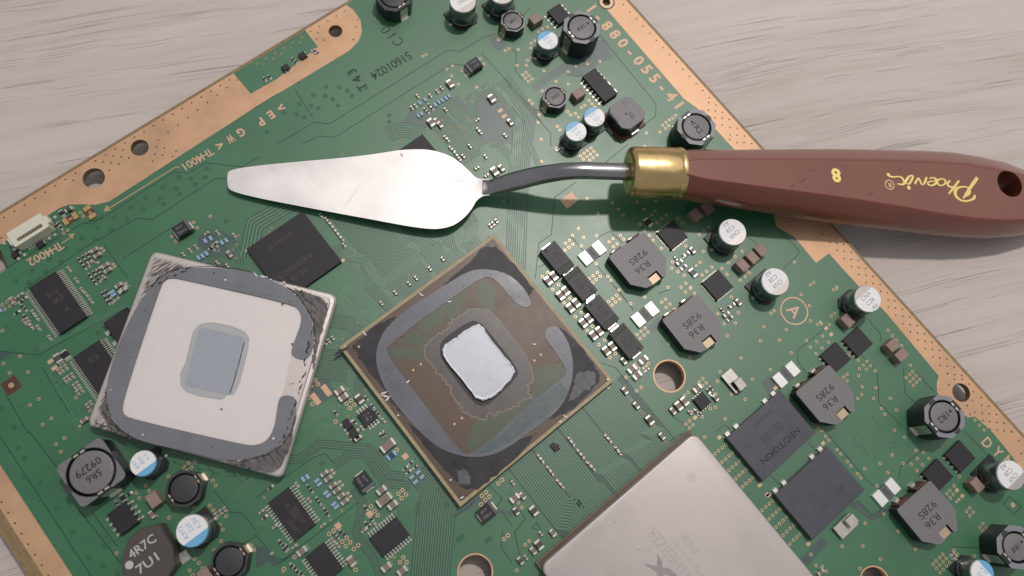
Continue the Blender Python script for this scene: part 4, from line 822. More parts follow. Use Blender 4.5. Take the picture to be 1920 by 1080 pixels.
for p in ((651, 795), (663, 811)): ic('transistor_package', *p, 2.1, 1.5, .9, [('a', -.0, .0, 1, .45, .6), ('b', -.7, .7, 2, .42, .6)])
for p in ((665, 814),): pass
ic('transistor_package', 567, 103, 1.6, 1.6, .8, [('a', -.5, .5, 2, .3, .4)]); ic('transistor_package', 535, 126, 1.5, 1.7, .8, [('c', -.5, .5, 2, .35, .6)])
ic('transistor_package', 665, 818, 1.6, 1.5, .8, [('a', -.5, .5, 2, .35, .5), ('b', 0, 0, 1, .35, .5)])
ic('transistor_package', 95, 419, 1.3, 1.3, .7, []); ic('transistor_package', 27.5, 477, 1.3, 1.3, .7, []); ic('transistor_package', 75, 458, 1.2, 1.6, .7, [])
# flat black blocks marked NEC/TOKIN
def tokin(c4, faint):
    z = 1.7; P = [at(*q, z) for q in c4]; x0 = (P[0].x + P[1].x) / 2; x1 = (P[2].x + P[3].x) / 2; y0 = (P[1].y + P[2].y) / 2; y1 = (P[0].y + P[3].y) / 2
    o = bpy.data.objects.new('decoupling_block', None); COL.objects.link(o); o.parent = board; o.location = ((x0 + x1) / 2, (y0 + y1) / 2, 0)
    L = x1 - x0; W = y1 - y0; b = MB().mat('tokin'); b.box(-L / 2, L / 2, -W / 2, W / 2, .25, z, .12); b.build('package', o)
    for f in (-.43, -.27, .27, .43):
        t = MB().mat('tin'); t.box(-L / 2 - .75, -L / 2 + .1, f * W - 1.0 * .6, f * W + 1.0 * .6, .05, .5, .08); t.build('lead', o)
    text('NEC/TOKIN', o, (L * .25, .0 if not faint else 0, z + .01), 1.5, -90, 'ic_black' if not faint else 'tokin', wd=11.5, bold=.02) if not faint else text('NEC', o, (L * .2, W * .1 + 2, z + .01), 1.3, -90, 'polymer_block', wd=2.8)
    if not faint: text('0E108', o, (-.3, .4, z + .01), 1.9, -90, 'ferrite_side', wd=6, bold=-.015); text('809KN0069', o, (-L * .33, 1.0, z + .01), .9, -90, 'ferrite_side', wd=5.5, bold=-.01)
    else: text('TC', o, (L * .22, -1.5, z + .01), 1.3, -90, 'polymer_block', wd=1.7)
tokin([(1462, 737), (1360, 818), (1430, 902), (1533, 809)], False)
tokin([(1549, 837), (1453, 929), (1525, 1013), (1622, 917)], True)
# moulded blocks marked 470
def blk(pxc, pyc, flip):
    o = grp('polymer_capacitor', pxc, pyc, 1.9, 180 if flip else 0); b = MB().mat('polymer_block'); b.box(-3.6, 2.3, -2.15, 2.15, .15, 1.9, .06); b.mat('polymer_band').box(2.3, 3.6, -2.15, 2.15, .15, 1.9, .06); b.build('package', o)
    for s in (-1, 1): t = MB().mat('solder'); t.box(s * 3.6 - .05 if s > 0 else -4.05, 4.05 if s > 0 else -3.55, -1.3, 1.3, .05, .9, .1); t.build('terminal', o)
    text('470', o, (-.2, .3, 1.91), 1.5, 0, 'ferrite_print', wd=2.9, bold=-.01); text('TX8C0', o, (-.4, -1.2, 1.91), .7, 0, 'ferrite_print', wd=2.8, bold=-.01)
    m = MB().mat('ferrite_print'); m.disc((-2.8, -1.0), .42, 1.91, 18); m.build('polarity_dot', o)
for p, f in (((1045, 483.5), 0), ((1088, 531), 1), ((1129, 585), 0), ((1175, 639), 1)): blk(*p, f)
# small black tantalum blocks with a pale stripe
def nej(pxc, pyc, rz):
    o = grp('tantalum_capacitor', pxc, pyc, 1.9, rz, None); b = MB().mat('ic_black'); b.box(-1.8, 1.15, -1.4, 1.4, .2, 1.9, .06); b.mat('shunt_body').box(1.15, 1.8, -1.4, 1.4, .2, 1.9, .06); b.build('package', o)
    for s in (-1, 1): t = MB().mat('tin'); t.box(min(s * 1.75, s * 2.15), max(s * 1.75, s * 2.15), -1.0, 1.0, .05, .8, .08); t.build('terminal', o)
    text('NEJ', o, (-.35, -.55, 1.91), .75, 180, 'ic_print_light', wd=1.8, bold=.01); text('eN8', o, (-.35, .55, 1.91), .6, 180, 'ic_print_light', wd=1.6, bold=.0)
nej(341, 428, 90); nej(888, 121, -90); nej(682, 903, 0); nej(913, 960, 90)
# current-sense resistors with wide bright ends
def shunt(pxc, pyc):
    o = grp('shunt_resistor', pxc, pyc, .7, 90); b = MB().mat('shunt_body'); b.box(-1, 1, -1.5, 1.5, .1, .62); b.build('resistor_body', o)
    for s in (-1, 1): t = MB().mat('shunt_end'); t.box(min(s * .95, s * 3.15), max(s * .95, s * 3.15), -1.6, 1.6, .04, .72, .07); t.build('terminal', o)
    text('R001', o, (0, 0, .63), .75, -90, 'ferrite_print', wd=1.9, bold=.0)
for p in ((1111, 474), (1210, 589), (1475, 702), (1663, 923)): shunt(*p)
# sprung steel clips
def clip(cx0, cy0, rz, m=1):
    o = grp('grounding_clip', cx0, cy0, 'w', rz); b = MB().mat('clip_steel'); b.box(-2.6, 2.5, -1.5, 1.5, .75, .95, .08); b.box(-2.5, -2.2, -1.4, 1.4, .05, .75); b.box(2.1, 2.4, -1.4, 1.4, .05, .75); b.build('clip_plate', o)
    b = MB().mat('ferrite_side'); b.face([(-.1, -1.1 * m, .96), (1.9, -1.1 * m, .96), (1.9, -.2 * m, .96), (-.1, .1 * m, .96)]); b.build('clip_opening', o)
    a = MB().mat('clip_steel'); a.loft([[(0, -.5, .95), (0, 1.3, .95), (0, 1.3, 1.05), (0, -.5, 1.05)], [(.25, -.55, 2.0), (.25, 1.35, 2.0), (.2, 1.35, 2.1), (.2, -.55, 2.1)], [(2.5, -.7, 1.9), (2.5, 1.25, 1.9), (2.5, 1.25, 2.0), (2.5, -.7, 2.0)], [(2.7, -.6, 1.1), (2.7, 1.1, 1.1), (2.8, 1.1, 1.15), (2.8, -.6, 1.15)]]); a.build('spring_tongue', o)
clip(59.3, 64.1, 0); clip(97.6, 62.3, 90, -1)

# pale plug socket
c = at(52, 431, 3.0); o = bpy.data.objects.new('plug_socket', None); COL.objects.link(o); o.parent = board; o.location = (c.x, c.y, 0)
sk = curve_mesh('socket_shell', [rrect(-1.9, 1.9, -4.0, 4.0, .35, 3), rrect(.35, 1.15, -2.9, 2.9, .15, 2)], 3.0, 'connector', 2.9); put('socket_shell', sk, o)
b = MB().mat('connector'); b.box(-1.85, 1.85, -3.9, 3.9, .1, 1.2); b.box(-1.0, .9, -4.6, -3.9, .1, 2.7, .15); b.box(-1.0, .9, 3.9, 4.6, .1, 2.7, .15); b.build('socket_floor', o)
for i in range(10): b = MB().mat('gold_pale'); b.box(.3, .75, -2.5 + i * .55, -2.25 + i * .55, 1.2, 2.6); b.build('contact_pin', o)
b = MB().mat('solder')
for i in range(10): b.box(1.9, 2.6, -2.6 + i * .55, -2.3 + i * .55, .03, .2)
b.build('lead_row', o, kind='stuff')
for T0, s in [((0, 270), '413,548 410,678 368,707 30,745 85,750 108,790 183,830 140,860 150,812 325,738'), ((480, 540), '415,738')]:
    for t_ in s.split(): a, b_ = t_.split(','); chip('t4', float(a), float(b_), T0, 'u')
# pairs of broad gold contacts
for T0, p, q, s_ in [((0, 270), (497, 585), (567, 541), 'W'), ((0, 270), (657, 487), (697, 545), '15')]:
    a = tl(*T0, p); b_ = tl(*T0, q); ctr = (a + b_) / 2; o = bpy.data.objects.new('test_contact_pair', None); COL.objects.link(o); o.parent = board; o.location = (ctr.x, ctr.y, 0); vert = s_ == 'W'
    m = MB().mat('brown_pad'); hx, hy = (.9, 1.5) if vert else (1.6, .9); m.box(-hx, hx, -hy, hy, .03, .12); m.build('contact_bed', o)
    for e in (a - ctr, b_ - ctr):
        m = MB().mat('gold'); lx, ly = (.85, .55) if vert else (.55, .85); m.box(e.x - lx, e.x + lx, e.y - ly, e.y + ly, .1, .55, .15); m.build('gold_contact', o)
    text(s_, o, (0, 0, .13), .7, 90 if vert else 0, 'print_copper', bold=.02)

b = MB().mat('dust')
for i in range(420):
    c = at(rnd.uniform(0, 1920), rnd.uniform(0, 1080)); 
    if X0 + 1 < c.x and c.y < Y1 - 1 and c.y > Y0 + 4:
        if rnd.random() < .3: a_ = rnd.uniform(0, 3.14); l_ = rnd.uniform(.2, .7); b.ribbon([(c.x, c.y), (c.x + l_ * math.cos(a_), c.y + l_ * math.sin(a_)), (c.x + l_ * 1.6 * math.cos(a_ + .5), c.y + l_ * 1.6 * math.sin(a_ + .5))], .035, .075)
        else: b.disc((c.x, c.y), rnd.uniform(.03, .09), .075, 6)
b.build('dust', board, kind='stuff')
# ================================================================== CAPPED PROCESSOR (lower right)
cp = bpy.data.objects.new('capped_processor', None); COL.objects.link(cp); cp.parent = board; cp['label'] = 'large chip under a square satin metal cap engraved with an X'
xa = 61.75; ya0 = at(1014, 1062, 3.5).y; ya1 = at(1298, 816, 3.5).y
cyc = at(1293, 820, 3.5).y
b = MB().mat('substrate_edge'); b.box(60.9, 60.9 + 43.5, 5.4, 48.6, .5, 1.5); b.mat('substrate').box(60.95, 60.9 + 43.4, 5.5, 48.5, 1.5, 1.52); b.build('substrate', cp)
cap_y0 = at(1012, 1064, 3.5).y; cap_y1 = at(1440, 976, 3.5).y
P = rrect(xa, xa + 41.5, cap_y0, cap_y1, 1.8, 7)
b = MB().mat('nickel'); b.loft([[(x, y, 1.55) for x, y in P], [(x, y, 3.25) for x, y in P]] + [[(xa + 20.75 + (x - xa - 20.75) * (1 - k), (cap_y0 + cap_y1) / 2 + (y - (cap_y0 + cap_y1) / 2) * (1 - k), z_) for x, y in P] for k, z_ in ((.003, 3.4), (.009, 3.48), (.016, 3.5))])
put('metal_cap', smooth_angle(b.mesh('metal_cap'), 50), cp)
def capt(s_, T0, p, q, h, k):
    a = tl(*T0, p, 3.5); b_ = tl(*T0, q, 3.5); c = (a + b_) / 2; text(s_, cp, (c.x, c.y, 3.51), h, 180, k, wd=abs((b_ - a).x), bold=.0, name='engraved_marking')
# engraved lines (upside down in the photograph): read towards the upper left
capt('0933K', (960, 810), (1388, 905), (1280, 770), 1.7, 'cpu_print')
capt('SYNTHESIZER', (960, 810), (1420, 1200), (1030, 740), 2.4, 'cpu_print')
capt('Sony Computer Entertainment Inc.', (960, 810), (1590, 1270), (1200, 810), 1.0, 'cpu_print')
capt('TM', (960, 810), (1050, 905), (1015, 862), .8, 'cpu_print')
m = MB().mat('cpu_logo'); z = 3.51
m.face([(*p, z) for p in tp(960, 810, [(1085, 910), (1112, 945), (1118, 1030), (1105, 1035)], 3.5)]); m.ribbon(tp(960, 810, [(1105, 960), (1112, 1100), (1090, 1230)], 3.5), [1.0, 1.25, 1.5], z + .002)
m.ribbon(tp(960, 810, [(995, 990), (1120, 1045), (1170, 1045), (1215, 1080), (1260, 1150)], 3.5), [.2, 1.5, 1.3, 1.2, 1.2], z + .001); m.build('engraved_logo', cp)
c = tl(960, 810, (1347, 338), 3.5); m = MB().mat('dimple'); m.disc((c.x, c.y), 1.02, 3.51, 32); m.build('corner_dimple', cp)
m = MB().mat('ferrite_print')
for p in ((1397, 1005), (773, 678), (1415, 287), (950, 880)): c = tl(960, 810, p, 3.5); m.disc((c.x, c.y), .10 if p[0] != 1415 else .06, 3.515, 8)
m.build('dirt_specks', cp, kind='stuff')

# ================================================================== BARE PROCESSOR (middle)
gp = bpy.data.objects.new('bare_processor', None); COL.objects.link(gp); gp.parent = board; gp['label'] = 'large square chip with its metal lid removed, brown substrate, grey glue ring and bright die'
Z = 1.8
b = MB().mat('substrate_edge'); b.box(0, 42.5, 0, 42.5, .55, Z, .05); b.build('substrate', gp)
b = MB().mat('substrate'); b.prism(rrect(.75, 41.75, .75, 41.75, .4, 2), Z, Z + .02); b.build('brown_film', gp)
G = lambda pts: px(pts, Z + .05)
def sheet(name, pts, z, k, parent=gp, kind=None):
    if area2(pts) < 0: pts = pts[::-1]
    return put(name, curve_mesh(name, [pts], z, k), parent, kind=kind)
# green areas of the substrate
gz = Z + .024
for pl in ([(888, 540), (915, 525), (928, 545), (925, 585), (905, 580)], [(845, 560), (880, 545), (862, 585), (845, 600), (835, 585)], [(800, 590), (835, 572), (832, 600), (800, 630), (780, 615)],
           [(725, 655), (790, 650), (795, 675), (728, 670)], [(745, 640), (775, 622), (815, 635), (790, 648)], [(1000, 690), (1055, 682), (1062, 700), (1045, 722), (1000, 740), (1005, 715)],
           [(885, 795), (935, 775), (965, 782), (935, 812), (888, 845), (876, 845)], [(945, 775), (1000, 735), (1030, 735), (985, 782), (940, 805)]):
    gz += .0007; sheet('green_area', G(pl), gz, 'substrate_green')
ln = MB().mat('substrate_rib')
for i in range(9): a = G([(1005 + i * 2, 720 - i * 4), (1052 - i, 690 - i * 1.2 + 18)]); ln.ribbon(a, .14, Z + .034)
for i in range(8): ln.ribbon(G([(900 + i * 7, 790 - i * 2), (880 + i * 10, 838 - i * 5)]), .14, Z + .034 + i * .0002)
for i in range(6): ln.ribbon(G([(850 + i * 11, 556 - i * 6), (862 + i * 11, 590 - i * 3)]), .13, Z + .034)
for i in range(5): ln.ribbon(G([(740, 650 + i * 5), (795, 652 + i * 6)]), .12, Z + .034)
ln.build('substrate_traces', gp, kind='stuff')
# dark residue in the corners
for k, pl in (('char', [(830, 537), (880, 490), (905, 462), (930, 462), (965, 495), (1000, 542), (992, 560), (978, 535), (955, 516), (930, 507), (905, 511)]),
          ('char', [(745, 592), (715, 603), (682, 628), (660, 648), (672, 670), (700, 705), (735, 757), (762, 785), (722, 722), (710, 672), (716, 637)]),
          ('char', [(1045, 608), (1085, 645), (1112, 680), (1128, 705), (1115, 728), (1075, 766), (1030, 786), (1052, 750), (1066, 725), (1070, 690), (1060, 645)]),
          ('char', [(765, 792), (800, 842), (845, 893), (868, 916), (895, 918), (930, 892), (975, 852), (1005, 812), (960, 830), (900, 854), (835, 845)]),
          ('char_grey', [(1080, 700), (1100, 695), (1117, 700), (1115, 720), (1085, 745), (1065, 755), (1076, 725)]), ('char_grey', [(855, 885), (870, 880), (885, 895), (880, 910), (862, 905)])):
    base = G(pl); pts = []
    for i in range(len(base)):
        a = Vector(base[i]); b_ = Vector(base[(i + 1) % len(base)])
        for t_ in range(5): q = a.lerp(b_, t_ / 5); pts.append((q.x + rnd.gauss(0, .16), q.y + rnd.gauss(0, .16)))
    sheet('dark_residue', pts, Z + (.045 if k == 'char' else .053), k)
# grey underfill halo with a ragged pale border
halo = [(885, 578), (915, 580), (935, 600), (960, 632), (985, 665), (997, 690), (1000, 712), (990, 725), (995, 745), (965, 762), (935, 775), (905, 786), (885, 780), (865, 768), (850, 745), (835, 715), (815, 690), (797, 670), (795, 650), (810, 635), (835, 620), (850, 600), (865, 590)]
hb = G(halo); hp = []
for i in range(len(hb)):
    a = Vector(hb[i]); b_ = Vector(hb[(i + 1) % len(hb)]); amp = .28 if i in (6, 7, 8, 9, 10, 11, 12, 13, 14, 15, 19, 20, 21, 22) else .05
    for t_ in range(7): q = a.lerp(b_, t_ / 7); cc = (q - Vector((21, 21))).normalized(); s_ = rnd.gauss(0, amp); hp.append((q.x + cc.x * s_, q.y + cc.y * s_))
sheet('underfill_stain', hp, Z + .060, 'halo')
b = MB().mat('halo_edge'); b.ribbon(hp, .24, Z + .064, closed=True); b.build('stain_border', gp)
# glue ring in two pieces, a raised band
def slab(name, pts, z0, z1, k, parent, bev=.0, it=2):
    P = chaikin(pts, it) if it else pts
    if area2(P) < 0: P = P[::-1]
    me = curve_mesh(name, [P], z1, k, z1 - z0); return put(name, me, parent)
ring1 = [(996, 572), (985, 577), (972, 573), (955, 556), (940, 535), (925, 522), (915, 519), (905, 521), (890, 529), (800, 592), (726, 650), (724, 658), (740, 685), (800, 764), (862, 845), (873, 852), (880, 850), (892, 846), (936, 812), (1000, 750), (1052, 712), (1061, 702), (1061, 692), (1052, 676), (1040, 658), (1028, 642), (1020, 630), (1024, 616), (1036, 611), (1047, 614), (1058, 628), (1068, 648), (1075, 680), (1073, 712), (1064, 740), (1050, 765), (1025, 788), (990, 812), (955, 838), (920, 855), (880, 858), (845, 850), (815, 835), (785, 808), (755, 775), (725, 735), (708, 695), (704, 665), (712, 635), (728, 610), (760, 582), (810, 550), (850, 525), (880, 508), (905, 504), (935, 508), (962, 520), (982, 540), (994, 560)]
slab('glue_ring', G(ring1), Z, Z + .16, 'sealant', gp, it=2)
sheet('thin_glue_film', G([(885, 851), (940, 813), (1000, 755), (1050, 716), (1066, 735), (1045, 762), (1010, 788), (955, 830), (915, 848)]), Z + .168, 'sealant_green')
# die with its paste
die = [(886, 611), (897, 606), (906, 612), (913, 625), (940, 660), (962, 686), (966, 696), (958, 712), (940, 732), (920, 747), (904, 751), (892, 747), (878, 727), (850, 695), (832, 670), (829, 655), (834, 645), (852, 634), (868, 622)]
D0 = px([(883, 598), (898, 602), (915, 618), (975, 690), (974, 708), (955, 730), (925, 756), (903, 761), (888, 756), (862, 728), (826, 672), (824, 652), (832, 634), (862, 612), (885, 600)], Z)
sheet('die_shadow_gap', chaikin(D0, 1), Z + .07, 'halo')
g2 = chaikin(px([(882, 600), (900, 604), (912, 616), (971, 690), (971, 707), (921, 756), (904, 762), (887, 756), (826, 673), (824, 650), (832, 634)], Z + .08), 1); sheet('painted_gap_shadow', g2, Z + .074, 'die_gap_shade')  # flat dark sheet: the shadow in the gap around the die, painted
dp = px(die, Z + .85); dp2 = []
for i in range(len(dp)):
    a = Vector(dp[i]); b_ = Vector(dp[(i + 1) % len(dp)])
    for t_ in range(4): q = a.lerp(b_, t_ / 4); dp2.append((q.x + rnd.gauss(0, .06), q.y + rnd.gauss(0, .06)))
cx_, cy_ = sum(p[0] for p in dp2) / len(dp2), sum(p[1] for p in dp2) / len(dp2)
sc = lambda f, z_: [(cx_ + (x - cx_) * f, cy_ + (y - cy_) * f, z_) for x, y in dp2][::-1]
b = MB().mat('die_gap_shade'); b.loft([sc(.96, Z + .03), sc(.985, Z + .6)], False, False); b.mat('paste_rim').loft([sc(.985, Z + .6), sc(1.0, Z + .72), sc(.99, Z + .84), sc(.955, Z + .88), sc(.93, Z + .82)], False, False); b.mat('paste').loft([sc(.93, Z + .82), sc(.7, Z + .81)], False, True)
put('die', smooth_angle(b.mesh('die'), 60), gp)
b = MB().mat('print_copper')
for p in ((775, 694), (789, 683), (852, 795), (866, 784), (1002, 676), (1014, 665), (647, 649), (1140, 711), (673, 650)): c = at(*p, Z); b.mat('print_copper' if p[0] < 1100 else 'ring_gold').disc((c.x, c.y), .26, Z + .05, 10)
b.build('gold_marks', gp)
b = MB().mat('white_speck')
for p, a_, l_ in (((723, 742), 40, 2.2), ((727, 747), 100, 1.6), ((720, 736), 70, 1.4), ((790, 552), 20, 1.3), ((843, 565), 60, 1.0), ((684, 625), 0, 1.2), ((1002, 645), 50, .9), ((1060, 780), 30, 1.0), ((1050, 790), 70, .9), ((866, 932), 80, .9), ((747, 778), 10, .5), ((845, 899), 50, .4), ((765, 715), 90, .9)):
    c = at(*p, Z); d = Vector((math.cos(R(a_)), math.sin(R(a_)))) * l_ / 2; b.ribbon([(c.x - d.x, c.y - d.y), (c.x + .1, c.y - .1), (c.x + d.x, c.y + d.y)], [.1, .32, .08], Z + .2)
b.build('white_crumbs', gp, kind='stuff')
b = MB().mat('ferrite_print')
for i in range(70):
    a = rnd.uniform(0, 6.28); rr = rnd.uniform(16.5, 20.5); c = (21 + rr * math.cos(a), 21 + rr * math.sin(a)); b.disc(c, rnd.uniform(.05, .14), Z + .175, 6)
b.build('dark_specks', gp, kind='stuff')
m = MB().mat('char'); m.ribbon(px([(626, 667), (636, 660), (652, 652)], Z + .1), [.2, .7, .3], Z + .1); P_ = px([(1030, 836), (1036, 830), (1046, 833), (1050, 842), (1040, 848)], 0); m.prism(P_, .05, .4, .1); m.build('dark_crumb', gp)

# ================================================================== HEAT SPREADER (pried-off lid, lying upside down)
ZL = 4.0
lidc = at(397, 678, ZL)
lid = empty('heat_spreader', 'square metal chip lid lying upside down, with grey glue ring and scraped black corners', 'chip lid', (lidc.x, lidc.y, 1.1))
def LP(pts, z=ZL): return [tuple((at(p[0], p[1], z) - lidc)[:2]) for p in pts]
def rc_(pts, r):  # round the corners of a polygon
    out = []; n = len(pts)
    for i in range(n):
        a, b_, c = Vector(pts[i - 1]), Vector(pts[i]), Vector(pts[(i + 1) % n]); d1 = (a - b_).normalized(); d2 = (c - b_).normalized()
        for t_ in range(6): u = t_ / 5; p0 = b_ + d1 * r; p2 = b_ + d2 * r; out.append(tuple(p0 * (1 - u) ** 2 + b_ * 2 * u * (1 - u) + p2 * u ** 2))
    return out
Lo = LP([(283, 468), (632, 552), (527, 897), (159, 797)]); 
if area2(Lo) < 0: Lo = Lo[::-1]
Lr = rc_(Lo, 1.7)
sq = lambda f, z_: [(x * f, y * f, z_) for x, y in Lr]
inner = chaikin(LP([(322, 520), (345, 524), (548, 570), (563, 582), (566, 600), (552, 645), (535, 720), (517, 800), (503, 825), (480, 836), (450, 832), (245, 785), (230, 776), (229, 760), (250, 690), (300, 540), (308, 525)], ZL), 2)
b = MB().mat('scraped_nickel'); b.loft([sq(.99, -.0 + 0), sq(1.0, .2), sq(1.0, 1.9), sq(.985, 2.25), sq(.955, 2.3), sq(.948, 2.55)], True, False)
put('lid_rim', smooth_angle(b.mesh('lid_rim'), 30), lid)
me = curve_mesh('lid_plate', [[p[:2] for p in sq(.948, 0)], inner], 2.9 - .0, 'scraped_nickel', .35); put('lid_plate', me, lid)
put('recess_floor', curve_mesh('recess_floor', [[(x * 1.05, y * 1.05) for x, y in inner]], 2.62, 'lid_floor'), lid)
ring = LP([(283, 540), (300, 522), (325, 508), (355, 503), (400, 502), (440, 505), (480, 514), (520, 530), (550, 548), (575, 580), (588, 610), (590, 640), (584, 665), (572, 676), (556, 673), (546, 665), (548, 650), (556, 630), (566, 602), (563, 582), (548, 570), (345, 524), (322, 520), (308, 525), (300, 540), (250, 690), (229, 760), (230, 776), (245, 785), (450, 832), (480, 836), (503, 825), (515, 800), (520, 765), (524, 745), (535, 741), (550, 743), (556, 752), (555, 775), (545, 808), (525, 835), (495, 852), (455, 862), (415, 862), (370, 850), (300, 836), (250, 822), (220, 800), (204, 770), (198, 735), (205, 700), (220, 650), (258, 570)], ZL)
slab('glue_ring', ring, 2.7, 3.02, 'sealant_grey', lid, it=2)
res_ = LP([(383, 606), (400, 605), (435, 612), (458, 622), (466, 634), (464, 655), (455, 690), (447, 720), (437, 738), (425, 740), (415, 748), (395, 745), (375, 742), (350, 734), (339, 722), (338, 700), (348, 680), (355, 650), (362, 622), (372, 610)])
sheet('paste_residue', res_, 2.66, 'residue_rim', lid)
cxr, cyr = sum(p[0] for p in res_) / len(res_), sum(p[1] for p in res_) / len(res_)
r2 = rc_(LP([(374, 613), (458, 632), (432, 741), (345, 722)]), 1.1); sheet('paste_residue', r2, 2.70, 'residue', lid); b = MB().mat('char_grey'); b.ribbon(LP([(458, 640), (449, 675), (438, 715), (430, 738)]), .22, 2.71); b.build('paste_crease', lid)
b = MB().mat('residue_rim'); b.ribbon(res_, .24, 2.69, closed=True); b.build('paste_edge', lid)
b = MB().mat('ferrite_print')
for i in range(46):
    a = rnd.uniform(0, 6.28); rr = rnd.uniform(15.8, 18); uu = rr * math.cos(a) * math.cos(R(38.6)) + rr * math.sin(a) * math.sin(R(38.6)); vv = -rr * math.cos(a) * math.sin(R(38.6)) + rr * math.sin(a) * math.cos(R(38.6))
    if max(abs(uu), abs(vv)) < 15.3: continue
    b.disc((rr * math.cos(a), rr * math.sin(a)), rnd.uniform(.05, .17), 3.03, 6)
for p, r_ in (((415, 767), .2), ((548, 645), .2), ((530, 570), .22), ((545, 565), .15), ((402, 512), .2), ((388, 735), .0)): c = at(*p, ZL) - lidc; b.disc((c.x, c.y), r_ + .01, 3.035 if p[1] < 700 else 2.72, 8)
b.build('dark_specks', lid, kind='stuff')
b = MB().mat('white_speck')
for p, r_ in (((423, 525), .2), ((513, 822), .22), ((268, 815), .15), ((208, 731), .12)): c = at(*p, ZL) - lidc; b.disc((c.x, c.y), r_, 3.04, 12)
b.build('glue_bubbles', lid, kind='stuff')
for k_, pl in (('char', [(535, 540), (572, 548), (604, 558), (616, 572), (609, 598), (597, 645), (588, 690), (584, 668), (590, 640), (588, 610), (575, 580), (555, 552)]), ('char', [(555, 775), (545, 835), (528, 874), (510, 886), (470, 876), (420, 866), (458, 862), (495, 852), (525, 835), (545, 808)]), ('char', [(196, 742), (190, 775), (200, 798), (226, 815), (248, 824), (222, 806), (204, 780)]), ('char', [(283, 536), (300, 518), (330, 506), (322, 512), (298, 528)])):
    base = LP(pl); pts = []
    for i in range(len(base)):
        a = Vector(base[i]); b_ = Vector(base[(i + 1) % len(base)])
        for t_ in range(7): q = a.lerp(b_, t_ / 7); pts.append((q.x + rnd.gauss(0, .13), q.y + rnd.gauss(0, .13)))
    sheet('dark_residue', pts, 2.93, 'lid_char', lid)
# burnt shreds and pale chips along the rim
b = MB()
for q0, q1, k, n_ in (((475, 512), (560, 540), 'lid_floor', 8), ((560, 540), (590, 590), 'char', 7), ((590, 600), (560, 740), 'char', 14), ((290, 535), (355, 503), 'char', 5), ((200, 790), (260, 830), 'char', 5), ((300, 848), (480, 880), 'char', 12), ((560, 745), (520, 850), 'char', 8)):
    for i in range(n_):
        t_ = (i + rnd.random()) / n_; p = (q0[0] + (q1[0] - q0[0]) * t_ + rnd.gauss(0, 2), q0[1] + (q1[1] - q0[1]) * t_ + rnd.gauss(0, 2)); c = at(*p, ZL) - lidc; a_ = math.atan2(*( (at(*q1) - at(*q0))[:2][::-1])) + rnd.gauss(0, .25); l_ = rnd.uniform(.4, 1.6)
        d = Vector((math.cos(a_), math.sin(a_))) * l_ / 2; b.mat(k).ribbon([(c.x - d.x, c.y - d.y), (c.x + rnd.gauss(0, .1), c.y + rnd.gauss(0, .1)), (c.x + d.x, c.y + d.y)], [.06, rnd.uniform(.15, .5), .05], 3.045 + rnd.uniform(0, .01))
b.mat('char')
for seg in ([(284, 540), (300, 520), (328, 506), (360, 501), (420, 501), (470, 510)], [(520, 529), (552, 548), (576, 579), (589, 610), (591, 642)], [(198, 735), (204, 772), (221, 802), (252, 824), (300, 838)], [(556, 778), (546, 810), (526, 837), (496, 854), (456, 864)]):
    P_ = cat(LP(seg), 6); b.ribbon([(x + rnd.gauss(0, .04), y + rnd.gauss(0, .04)) for x, y in P_], [rnd.uniform(.04, .32) for _ in P_], 3.036)
b.build('scraped_shreds', lid, kind='stuff')

# ================================================================== PALETTE KNIFE
kn = empty('palette_knife', 'palette knife with steel blade, brass collar and glossy red-brown handle', 'palette knife', (0, 0, 0))
# blade
top_e = [(427, 324), (437, 318), (480, 311), (560, 303), (640, 296), (700, 289), (750, 281.5), (790, 280), (815, 283), (840, 291), (860, 303), (880, 321), (893, 333), (906, 335), (918, 335)]
bot_e = [(426, 345), (434, 357), (480, 370), (560, 386), (640, 401), (700, 412), (760, 423), (800, 428.5), (825, 428.5), (850, 422), (870, 408), (884, 392), (893, 377), (905, 368), (918, 366)]
zb = lambda x: 1.7 + max(0, (x - 430) / 490) * 1.9 + max(0, (x - 860) / 60) ** 2 * .5
rings = []
for (x, y), (x2, y2) in zip(cat(top_e, 4), cat(bot_e, 4)):
    xm = (x + x2) / 2; zc = zb(xm); r = []; N_ = 12
    for i in range(N_ + 1):
        t_ = i / N_; p = at(x + (x2 - x) * t_, y + (y2 - y) * t_, zc + .12 * math.sin(math.pi * t_)); e_ = .30 if 0 < i < N_ else .12; r.append((p.x, p.y, p.z))
    dn = [(p[0], p[1], p[2] - (.45 if 0 < i < N_ else .16)) for i, p in enumerate(r)]
    rings.append(r + dn[::-1])
b = MB().mat('blade_steel'); b.loft(rings); put('blade', smooth_angle(b.mesh('blade'), 40), kn)
b = MB().mat('blade_smudge')
for pts, wd in (([(850, 340), (872, 336), (893, 340)], [.05, .5, .8]), ([(648, 384), (662, 364), (680, 336)], [.05, .35, .05])):
    z_ = zb(sum(p[0] for p in pts) / len(pts)) + .2; P_ = cat([(*at(*p, z_)[:2], w_) for p, w_ in zip(pts, wd)], 5); b.ribbon([p[:2] for p in P_], [p[2] for p in P_], z_)
b.build('smudges', kn, kind='stuff')
b = MB().mat('char'); c_ = [at(x, y, 3.4) for x, y in ((751, 287), (753, 289), (756, 292))]; b.ribbon([(c.x, c.y) for c in c_], [.1, .22, .08], 3.42); b.build('black_fleck', kn)
